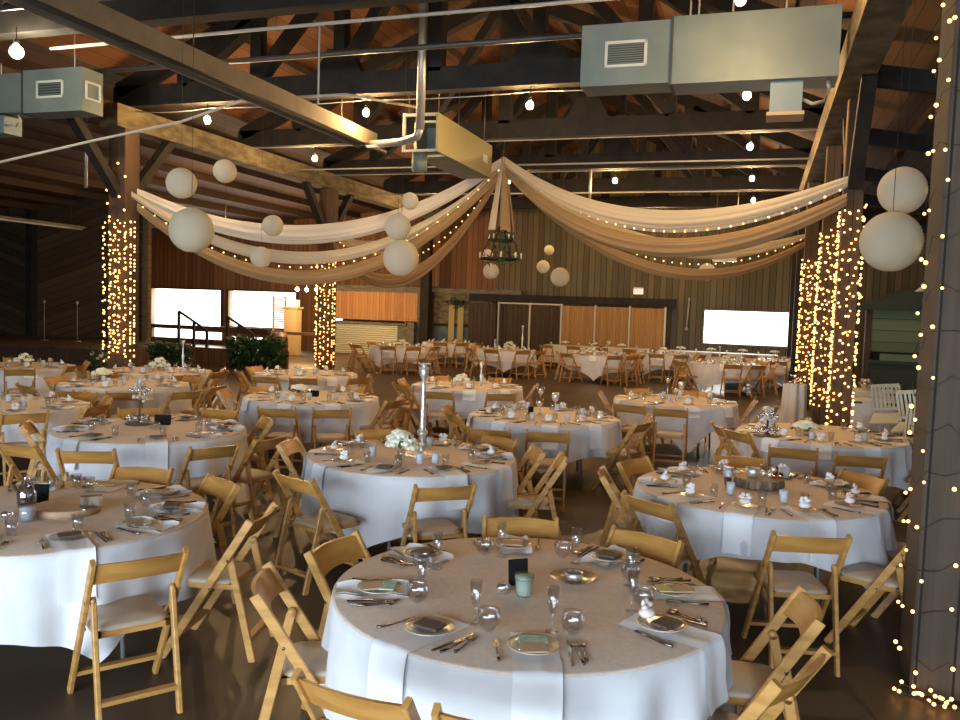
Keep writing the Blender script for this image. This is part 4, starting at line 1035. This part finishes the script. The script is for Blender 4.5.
t=empty('candle_jar',(x-.02,y-.10,ZC)); MB().lathe([(0,.005),(.034,.005),(.040,.02),(.043,.085),(.047,.09),(.047,.105),(.044,.105),(.038,.02),(0,.012)],20).build('glass_jar',M['glass'],t)
MB().lathe([(0,.012),(.032,.012),(.037,.03),(.040,.078),(0,.08)],20).build('wax',M['candle'],t); MB().lathe([(0,.09),(.043,.091),(.043,.097),(0,.099)],20).build('green_top',M['green_card'],t)
tag(t,'white candle jar with pale green top on the nearest round table','candle')
t=empty('coaster_dish',(x+.24,y+.15,ZC)); MB().lathe([(0,.003),(.07,.003),(.12,.022),(.12,.026),(.07,.008),(0,.008)],28).build('dish',M['plate'],t); MB().lathe([(.0,.01),(.04,.01),(.046,.045),(.044,.045),(.04,.014),(0,.014)],16).build('metal_cup',M['silver'],t)
tag(t,'shallow clear dish holding a shiny metal cup on the nearest table','dish')
t=empty('salt_cellar',(x-.12,y-.06,ZC)); MB().lathe([(0,0),(.024,0),(.03,.03),(.022,.045),(0,.045)],12).build('glass_body',M['crystal'],t); tag(t,'small faceted glass cellar left of the candle jar','salt cellar')
# T2
x,y=TB['T2'][:2]
t=empty('wood_slice',(x+.10,y+.0,ZC)); MB().lathe([(0,0),(.19,0),(.195,.03),(.185,.045)],36).build('bark_edge',M['slice'],t); MB().lathe([(.186,.045),(.1,.0455),(0,.046)],36).build('cut_face',M['slice'],t)
tag(t,'round pale wood slice in the middle of the left foreground table','wood slice')
t=empty('tealight_holder',(x+.26,y-.02,ZC+.046)); MB().box((0,0,.035),(.12,.05,.06),Matrix.Rotation(.5,3,'Z')).build('holder',M['bark'],t); MB().lathe([(0,0),(.03,0),(.035,.07),(.033,.07),(0,.01)],12,(-.01,-.05,-.046)).build('glass_cup',M['glass'],t)
tag(t,'dark cup beside small glass at the right rim of the wood slice','holder')
t=empty('glass_bottle',(x-.19,y+.08,ZC)); MB().lathe([(0,.004),(.045,.004),(.058,.04),(.058,.09),(.03,.15),(.014,.19),(.014,.21),(.012,.21),(.012,.19),(.028,.148),(.055,.09),(.055,.04),(0,.01)],18).build('bottle_body',M['glass'],t)
MB().lathe([(0,.01),(.05,.01),(.054,.04),(.054,.07),(0,.07)],16).build('dark_filling',M['cola'],t); tag(t,'teardrop glass bottle with dark filling on the left foreground table','bottle')
t=empty('candle_jar',(x-.01,y-.24,ZC)); MB().lathe([(0,.005),(.04,.005),(.05,.095),(.047,.095),(.038,.012),(0,.012)],18).build('glass_jar',M['glass'],t); MB().lathe([(0,.012),(.037,.012),(.046,.085),(0,.087)],18).build('wax',M['frost'],t)
tag(t,'white candle jar on the left foreground table','candle')
sign(x-.17,y+.22,'black card standing behind the glass bottle at left',.1,.09,.11)
for k,(dx,dy) in enumerate([(-.27,.54),(-.14,.62)]): item('tumbler',x+dx,y+dy,ZC,0,'empty glass tumbler near the far edge of the left foreground table','glass','tumblers at the far edge of the wood slice table')
t=empty('salt_cellar',(x-.17,y-.17,ZC)); MB().lathe([(0,0),(.03,0),(.036,.025),(.028,.035),(0,.035)],12).build('glass_body',M['crystal'],t); tag(t,'small glass cellar left of the candle jar on the left foreground table','salt cellar')
# flowers
def posy(x,y,label,n=9,R_=.10,h=.17,seed=1,z=ZC):
    rnd=random.Random(seed); t=empty('flower_posy',(x,y,z))
    MB().lathe([(0,.004),(.035,.004),(.04,.09),(.037,.09),(.033,.01),(0,.01)],14).build('glass_vase',M['glass'],t)
    for i in range(n):
        a=i*2.4; po=1.75*math.sqrt((i+.2)/n); rr=R_*.75*math.sin(po); c=Vector((rr*math.cos(a),rr*math.sin(a),max(.10,h-R_*.8*(1-math.cos(po)))+rnd.uniform(-.01,.015))); b=MB()
        for q in range(3):
            for p_ in range(6):
                an=p_*PI/3+q*.5; e=.012+.013*q; b.ball(c+Vector((e*math.cos(an),e*math.sin(an),.012-q*.007)),.026,6,4,(1,1,.85))
        b.build('bloom',M['petal'],t)
    leaves(MB(),lambda q:(q.gauss(0,R_*.6),q.gauss(0,R_*.6),h-.07+q.random()*.03),40,rnd,(.03,.07)).build('foliage',M['leaf'],t)
    tag(t,label,'flowers'); return t
def fl(k,dx,dy,label,**q): posy(TB[k][0]+dx,TB[k][1]+dy,label,**q)
fl('T3',-.08,-.22,'cream white posy in a glass at the foot of the candlestick',n=14,R_=.12,h=.23)
fl('T7',-.22,-.12,'pale green hydrangea posy on the table before right lit post',n=12,R_=.12,h=.13,seed=2)
fl('T8',-.22,.25,'small pale posy on the table with white votives',n=8,R_=.10,h=.13,seed=3)
fl('T9',-.1,-.05,'white posy on the table just behind the silver candlestick',n=9,R_=.12,h=.18,seed=4)
fl('T11',-.55,.45,'white and green posy at the left end of the stage post table',n=12,R_=.15,h=.16,seed=5)
fl('T12',.0,.1,'large white posy on the table beside the leafy garland',n=14,R_=.18,h=.20,seed=6)
fl('T18',.1,-.1,'white posy on the back table before the dark partitions',n=12,R_=.2,h=.25,seed=7)
fl('T20',.1,.2,'white posy on the back table below the bright window',n=10,R_=.18,h=.18,seed=8)
fl('T19',-.2,-.1,'white posy on the back table before the tan partitions',n=10,R_=.2,h=.2,seed=11)
fl('T16',.1,-.1,'white posy on the back table before the shingled bar',n=10,R_=.18,h=.2,seed=12)
fl('T22',.0,-.1,'white posy on the back table right of the tan partitions',n=10,R_=.18,h=.2,seed=13)
fl('T15',.1,.0,'white posy on the far left table by the stage skirt',n=9,R_=.16,h=.2,seed=9)
# T3 tall silver candlestick
x,y=TB['T3'][:2]; t=empty('candlestick',(x+.08,y+.02,ZC))
MB().lathe([(0,0),(.095,0),(.098,.012),(.06,.02),(.04,.035),(.03,.05),(.042,.075),(.052,.10),(.042,.13),(.028,.17),(.045,.185),(.05,.20),(.045,.215),(.024,.24),(.03,.28),(.022,.32),(.026,.40),(.020,.45),(.025,.50),(.018,.56),(.022,.62),(.016,.66),(.03,.69),(.042,.73),(.044,.78),(.03,.79),(.02,.795),(.018,.80),(.055,.815),(.055,.82),(.0,.82)],20).build('turned_stem',M['silver'],t)
MB().lathe([(0,0),(.16,0),(.17,.012),(.165,.014),(0,.006)],28,(0,0,-.0015)).build('mirror_tray',M['silver'],t)
tag(t,'tall turned mercury-silver candlestick on the centre table','candlestick')
# smaller candlestick on T9
x,y=TB['T9'][:2]; t=empty('candlestick',(x+.22,y+.05,ZC)); MB().lathe([(0,0),(.06,0),(.05,.015),(.015,.04),(.02,.1),(.035,.16),(.018,.2),(.015,.28),(.035,.34),(.03,.4),(0,.4)],14).build('turned_stem',M['silver'],t)
tag(t,'short silver candlestick on the table behind the tall one','candlestick')
# bead trees
def bead_tree(x,y,label,seed,h=.42):
    rnd=random.Random(seed); t=empty('crystal_candelabrum',(x,y,ZC))
    MB().lathe([(0,0),(.14,.0),(.15,.012),(.13,.014),(.03,.02),(.012,.05),(.012,h*.6),(0,h*.6)],20).build('stand',M['pipe_d'],t)
    for lv,(z,R_,n) in enumerate([(.06,.12,12),(h*.62,.07,7),(h*.8,.10,10),(h*.98,.05,6)]):
        b=MB()
        for i in range(n):
            a=2*PI*i/n+lv*.3; rr=R_*rnd.uniform(.75,1.05); b.ball((rr*math.cos(a),rr*math.sin(a),z+rnd.uniform(-.02,.03)),.020,7,5)
        for i in range(max(3,n//2)):
            a=2*PI*i/(n//2)+.4; rr=R_*.4; b.ball((rr*math.cos(a),rr*math.sin(a),z+.02),.022,7,5)
        b.build('crystal_cluster',M['silver'] if lv%2 else M['crystal'],t)
    MB().tube([(0,0,h*.5),(0,0,h)],.006,5).build('stem',M['silver'],t)
    tag(t,label,'candelabrum')
bead_tree(TB['T4'][0]-.22,TB['T4'][1]+.25,'crystal bead candelabrum on the left middle table',3)
bead_tree(TB['T7'][0]-.72,TB['T7'][1]-.30,'crystal bead candelabrum at the left of the table before the right post',4,.30)
sign(TB['T4'][0]+.02,TB['T4'][1]+.25,'black card right of the crystal candelabrum',0,.17,.10)
t=empty('water_jar',(TB['T4'][0]+.06,TB['T4'][1]-.05,ZC)); MB().lathe([(0,.004),(.04,.004),(.05,.05),(.04,.07),(.037,.07),(.045,.05),(0,.01)],14).build('glass_jar',M['glass'],t); tag(t,'low glass jar in front of the black card at left','jar')
# T5 log slice centrepiece
x,y=TB['T5'][:2]; t=empty('log_slice',(x+.05,y+.12,ZC)); MB().lathe([(0,0),(.18,0),(.195,.02),(.19,.06),(.185,.075)],30).build('bark_edge',M['bark'],t); MB().lathe([(.186,.075),(.1,.076),(0,.076)],30).build('cut_face',M['slice'],t)
tag(t,'thick bark-edged log slice on the right table','log slice')
t=empty('cut_glass_bowl',(x-.01,y+.10,ZC+.077)); MB().lathe([(0,.004),(.035,.004),(.05,.03),(.055,.075),(.052,.075),(.046,.03),(0,.012)],16).build('bowl_wall',M['silver'],t); tag(t,'sparkling silver votive bowl on the left of the log slice','bowl')
rnd=random.Random(6); cb=[(0,0,.025),(.05,.01,.025),(.02,.048,.025),(-.035,.04,.025),(.07,-.035,.025),(.02,-.045,.025),(.03,.005,.065),(.055,.04,.06)]
cme=MB().ball((0,0,0),.025,12,8).mesh('copper_ball',M['copper']); cms=MB().ball((0,0,0),.025,12,8).mesh('copper_ball',M['silver'])
for i,(dx,dy,dz) in enumerate(cb):
    o=bpy.data.objects.new('ornament_ball',cme if i%3 else cms); C.objects.link(o); o.location=(x+.125+dx,y+.10+dy,ZC+.077+dz)
    tag(o,'%s ball in the heap on the right table log slice'%('shiny copper' if i%3 else 'shiny silver'),'ornament','copper balls on the log slice' if i%3 else 'silver balls on the log slice')
t=empty('drink_glass',(x-.20,y+.10,ZC)); MB().lathe([(0,.005),(.026,.005),(.036,.15),(.034,.15),(.024,.012),(0,.012)],14).build('glass_wall',M['glass'],t); MB().lathe([(0,.012),(.025,.012),(.030,.07),(0,.07)],14).build('dark_drink',M['cola'],t); MB().lathe([(0,.075),(.030,.075),(.033,.145),(0,.147)],14).build('pale_top',M['frost'],t)
tag(t,'tall glass with dark lower half and white top, left of the log slice','glass')
# goblet candle holders
def goblets(k,L_,what):
    x,y=TB[k][:2]
    for i,(dx,dy,h) in enumerate(L_):
        t=empty('goblet_candle_holder',(x+dx,y+dy,ZC)); MB().lathe([(0,0),(.04,0),(.006,.015),(.006,h),(.03,h+.02),(.048,h+.06),(.044,h+.115),(.041,h+.115),(.044,h+.06),(.026,h+.025),(0,h+.02)],14).build('goblet_body',M['silver'] if i%2 else M['crystal'],t)
        MB().lathe([(0,h+.03),(.025,h+.03),(.026,h+.08),(0,h+.08)],12).build('candle',M['napkin'],t)
        tag(t,'%s clear stemmed goblet candle holder, %s'%(['tallest','middle-height','shortest'][i],what),'candle holder')
goblets('T6',[(-.04,.15,.24),(.14,.05,.17),(-.06,-.02,.10)],'middle table right of the candlestick')
goblets('T10',[(-.1,.1,.25),(.10,.05,.17),(-.02,-.1,.12)],'table right of the centre aisle')
sign(TB['T6'][0]-.16,TB['T6'][1]+.1,'black card among the votives on the middle goblet table',0,.07,.09)
sign(TB['T8'][0]+.02,TB['T8'][1]+.1,'black card among the votives beside the small pale posy',0,.12,.08)
goblets('T19',[(-.2,.1,.25),(.3,.1,.3),(.05,-.1,.15)],'back table before the tan partitions')
for k,(kk,dx,dy,h,w) in enumerate([('T12',.45,0,.55,'on the table beside the leafy garland'),('T18',-.35,.2,.3,'on the back table before dark partitions'),('T18',.5,.3,.75,'tall one on the back table before dark partitions'),('T20',-.1,.2,.45,'on the back table below the bright window')]):
    x,y=TB[kk][:2]; t=empty('candlestick',(x+dx,y+dy,ZC)); MB().lathe([(0,0),(.07,0),(.05,.02),(.015,.05),(.02,h*.4),(.03,h*.5),(.014,h*.6),(.014,h*.9),(.045,h),(0,h)],12).build('turned_stem',M['silver'],t)
    tag(t,'slim silver candlestick '+w,'candlestick')

# ------------------------------------------------------------------ long head tables at the back
def long_table(u0,u1,v,label,clabel,z=.76,drop=.55,m='cloth',w=.76):
    t=bf(empty('banquet_table'),0,v,0); MB().span((u0+.02,-w/2+.02,z-.06),(u1-.02,w/2-.02,z-.025)).build('tabletop',M['stage'],t)
    for uu in (u0+.3,u1-.3):
        for vv in (-w/2+.1,w/2-.1): MB().tube([(uu,vv,0),(uu,vv,z-.06)],.016,6).build('leg',M['pipe'],t)
    tag(t,label,'table')
    path=[(u0,-w/2),(u1,-w/2),(u1,w/2),(u0,w/2)]; top=[];bot=[]
    per=[]
    for i in range(4):
        a=Vector(path[i]); b_=Vector(path[(i+1)%4]); L_=(b_-a).length; n=max(4,int(L_/.07)); d=(b_-a)/n; nr=Vector((d.y,-d.x)).normalized()
        for k in range(n): per.append((a+d*k,nr,len(per)))
    rows=[]
    for t_ in (0,.03,.4,1):
        rows.append([Vector((q.x+nr.x*(.01+.035*t_*(1+math.sin(i*1.25))),q.y+nr.y*(.01+.035*t_*(1+math.sin(i*1.25))),z-t_*drop-(.0 if t_==0 else .005))) for q,nr,i in per])
    b=MB().grid(rows,True,True); n=len(per); b.add(rows[0],[tuple(range(n))])
    o=b.build('tablecloth',M[m]); o.matrix_world=Matrix.Translation(U(0,v,0))@MU; tag(o,clabel,'tablecloth'); return t
long_table(-7.2,-3.6,29.0,'long head table before the folding partitions','ivory cloth on the long head table before the partitions',.80,.6,'ivory')
long_table(-3.2,.6,28.95,'long head table below the bright right window','white cloth on the long head table below the bright window',.80,.6,'cloth')
rnd=random.Random(9)
for i in range(16):
    u=-7.0+i*.5; 
    if -3.7<u<-3.1: continue
    P=U(u,(29.0 if u<-3.5 else 28.95)+rnd.uniform(-.1,.1)); z=.802
    if i%2==0: item('votive',P.x,P.y,z,0,'frosted votive glass on a long head table','votive','votives on the long head tables')
    else: posy(P.x,P.y,'low white flower posy on a long head table',7,.14,.13,seed=40+i,z=z)['group']='posies on the long head tables'
for i in range(9):
    u=-6.9+i*.95
    if -3.9<u<-2.9: continue
    P=U(u,28.1 if u<-3.5 else 28.1); 
    if abs(P.x-TB['T22'][0])<1.5 and abs(P.y-TB['T22'][1])<1.5: continue
    place_chair(P.x,P.y,PI/2-TH,True,'honey wooden folding chair drawn up to the front of a long head table','chairs at the long head tables')

# ------------------------------------------------------------------ right side: cloth-covered tables, stacked white chairs, sheer panel
t=bf(empty('gift_table'),1.85,15.4,0); MB().span((-.36,-.36,.70),(.36,.36,.735)).build('tabletop',M['stage'],t)
for a in (-.3,.3):
    for c_ in (-.3,.3): MB().tube([(a,c_,0),(a,c_,.70)],.015,6).build('leg',M['pipe'],t)
tag(t,'small square table under a pale lace cloth behind the right lit post','table')
b=MB(); rows=[]; n=80
for t_ in (0,.02,.3,.65,1):
    row=[]
    for i in range(n):
        a=2*PI*i/n; c_,s_=math.cos(a),math.sin(a); k=.37*(1/max(abs(c_),abs(s_)))**.75
        k*=1+.05*t_; k+=.012*t_*math.sin(9*a*2)
        row.append(Vector((k*c_,k*s_,.745-.66*t_)))
    rows.append(row)
b.grid(rows,True,True); b.add(rows[0],[tuple(range(n))]); o=b.build('lace_tablecloth',M['cloth']); o.matrix_world=Matrix.Translation(U(1.85,15.4,0))@MU; tag(o,'white lace cloth over the small square table by the right lit post','tablecloth')
t=bf(empty('cake_table'),1.95,16.9,0); MB().span((-.5,-.4,.74),(.5,.4,.78)).build('tabletop',M['stage'],t)
for a in (-.4,.4):
    for c_ in (-.3,.3): MB().tube([(a,c_,0),(a,c_,.74)],.015,6).build('leg',M['pipe'],t)
tag(t,'table under an ivory lace cloth, behind the white one at right','table')
b=MB(); rows=[]
for t_ in (0,.02,.3,.65,1):
    row=[]
    for i in range(n):
        a=2*PI*i/n; c_,s_=math.cos(a),math.sin(a); k=(1/max(abs(c_),abs(s_)))**.6; g=1+.07*t_+.02*t_*math.sin(17*a)
        row.append(Vector((.52*k*c_*g,.42*k*s_*g,.79-.7*t_)))
    rows.append(row)
b.grid(rows,True,True); b.add(rows[0],[tuple(range(n))]); o=b.build('lace_tablecloth',M['ivory']); o.matrix_world=Matrix.Translation(U(1.95,16.9,0))@MU; tag(o,'ivory lace cloth on the table behind the white one at right','tablecloth')
t=empty('glass_bowl',U(1.9,16.8,.792)); MB().lathe([(0,.004),(.05,.004),(.03,.03),(.09,.07),(.13,.15),(.125,.15),(.085,.075),(0,.04)],20).build('bowl_body',M['crystal'],t)
b=MB(); [b.ball((.06*math.cos(q*1.3),.06*math.sin(q*1.3),.15+.015*(q%3)),.035,8,6) for q in range(7)]; b.build('glass_baubles',M['silver'],t); tag(t,'footed glass bowl of shiny baubles on the ivory table','bowl')
# sheer column between the lit posts
t=bf(empty('draped_pedestal'),.62,15.2,0); rows=[[Vector((.17*(1+.14*math.sin(7*2*PI*i/56))*(1+.25*(1-z_/.95))*math.cos(2*PI*i/56),.17*(1+.14*math.sin(7*2*PI*i/56))*(1+.25*(1-z_/.95))*math.sin(2*PI*i/56),z_)) for i in range(56)] for z_ in (0,.3,.6,.95)]
b=MB().grid(rows,True,True); b.add(rows[-1],[tuple(range(56))]); b.build('sheer_wrap',M['ivory'],t); MB().lathe([(0,.95),(.12,.95),(.12,.99),(.05,1.0),(.09,1.1),(0,1.1)],14).build('glass_top',M['crystal'],t)
tag(t,'pedestal wrapped in ivory fabric left of the right lit post','pedestal')
# white slatted chairs leaning together at right
def white_chair():
    t=empty('white_slatted_chair'); m=M['white_slat']
    for s in (-1,1):
        MB().bar((s*.2,-.2,0),(s*.2,-.26,.9),.03,.035,(0,1,0)).build('rear_post',m,t); MB().bar((s*.2,.2,0),(s*.2,.2,.45),.03,.035,(0,1,0)).build('front_leg',m,t)
    MB().span((-.21,-.2,.43),(.21,.22,.46)).build('seat',m,t)
    MB().bar((-.2,-.26,.9),(.2,-.26,.9),.03,.05).build('top_rail',m,t); MB().bar((-.2,-.225,.52),(.2,-.225,.52),.025,.04).build('lower_rail',m,t)
    for k in range(6): MB().bar((-.15+k*.06,-.225,.52),(-.15+k*.06,-.258,.9),.035,.010,(0,1,0)).build('back_slat',m,t)
    return t
w0=None
for i,(x,y,z,rx,ry,rz,w) in enumerate([(6.55,13.2,0,-.30,.12,2.5,'tilted back, left of the pair'),(6.45,12.2,0,-.25,.14,2.35,'tilted back, right of the pair'),(6.0,11.5,0,0,0,2.2,'standing nearest, below the tilted pair')]):
    o=white_chair() if w0 is None else copy_tree(w0); w0=w0 or o
    o.location=(x,y,.12 if rx else 0); o.rotation_euler=(rx,ry,rz); tag(o,'pale white slat-back chair behind the near post, '+w,'chair')
# crates of glasses under the back table by the window
t=bf(empty('glass_rack'),-.25,22.9,0)
MB().span((-.55,-.2,0),(-.1,.2,.18)).build('crate',M['bluepaint'],t); MB().span((-.55,-.2,.2),(-.1,.2,.36)).build('crate',M['bluepaint'],t)
tag(t,'dark blue-green glass crates stacked under the back table','crate')
t=bf(empty('glassware_trolley'),1.3,24.3,0); MB().span((-.5,-.2,.05),(.5,.2,.1)).build('shelf',M['truss'],t)
for a in (-.47,.47): MB().span((a-.02,-.2,0),(a+.02,.2,.6)).build('side',M['truss'],t)
b=MB()
for i in range(10):
    for j in range(3): b.ball((-.42+i*.09,-.12,.14+j*.12),.032,6,4)
b.build('glasses',M['silver'],t)['kind']='stuff'
tag(t,'low rack of sparkling glassware beyond the back right table','rack')

# ------------------------------------------------------------------ light
w=bpy.data.worlds.new('sky'); sc.world=w; w.use_nodes=True; bg=w.node_tree.nodes['Background']; bg.inputs[0].default_value=(1,.97,.92,1); bg.inputs[1].default_value=3.0
def area(loc,rot,sx,sy,power,col,name,sp=PI):
    l=bpy.data.lights.new(name,'AREA'); l.shape='RECTANGLE'; l.size=sx; l.size_y=sy; l.energy=power; l.color=col; l.spread=sp
    o=bpy.data.objects.new(name,l); C.objects.link(o); o.location=loc; o.rotation_euler=rot; return o
area(U(-2.7,VF+.1,1.9),(PI/2-math.radians(10),0,-TH),12,3.2,530,(.60,.79,1.0),'door_daylight',math.radians(110))
area(U(-.5,VB+.4,1.7),(-PI/2,0,-TH),2.8,1.2,120,(1,.97,.9),'window_daylight')
area(U(-22.2,VB+.4,1.6),(-PI/2,0,-TH),7.2,1.5,300,(1,.97,.9),'window_daylight_left')
sc.view_settings.view_transform='Standard'; sc.view_settings.look='None'; sc.view_settings.gamma=1.0; sc.view_settings.use_curve_mapping=False
sc.view_settings.exposure=0.40
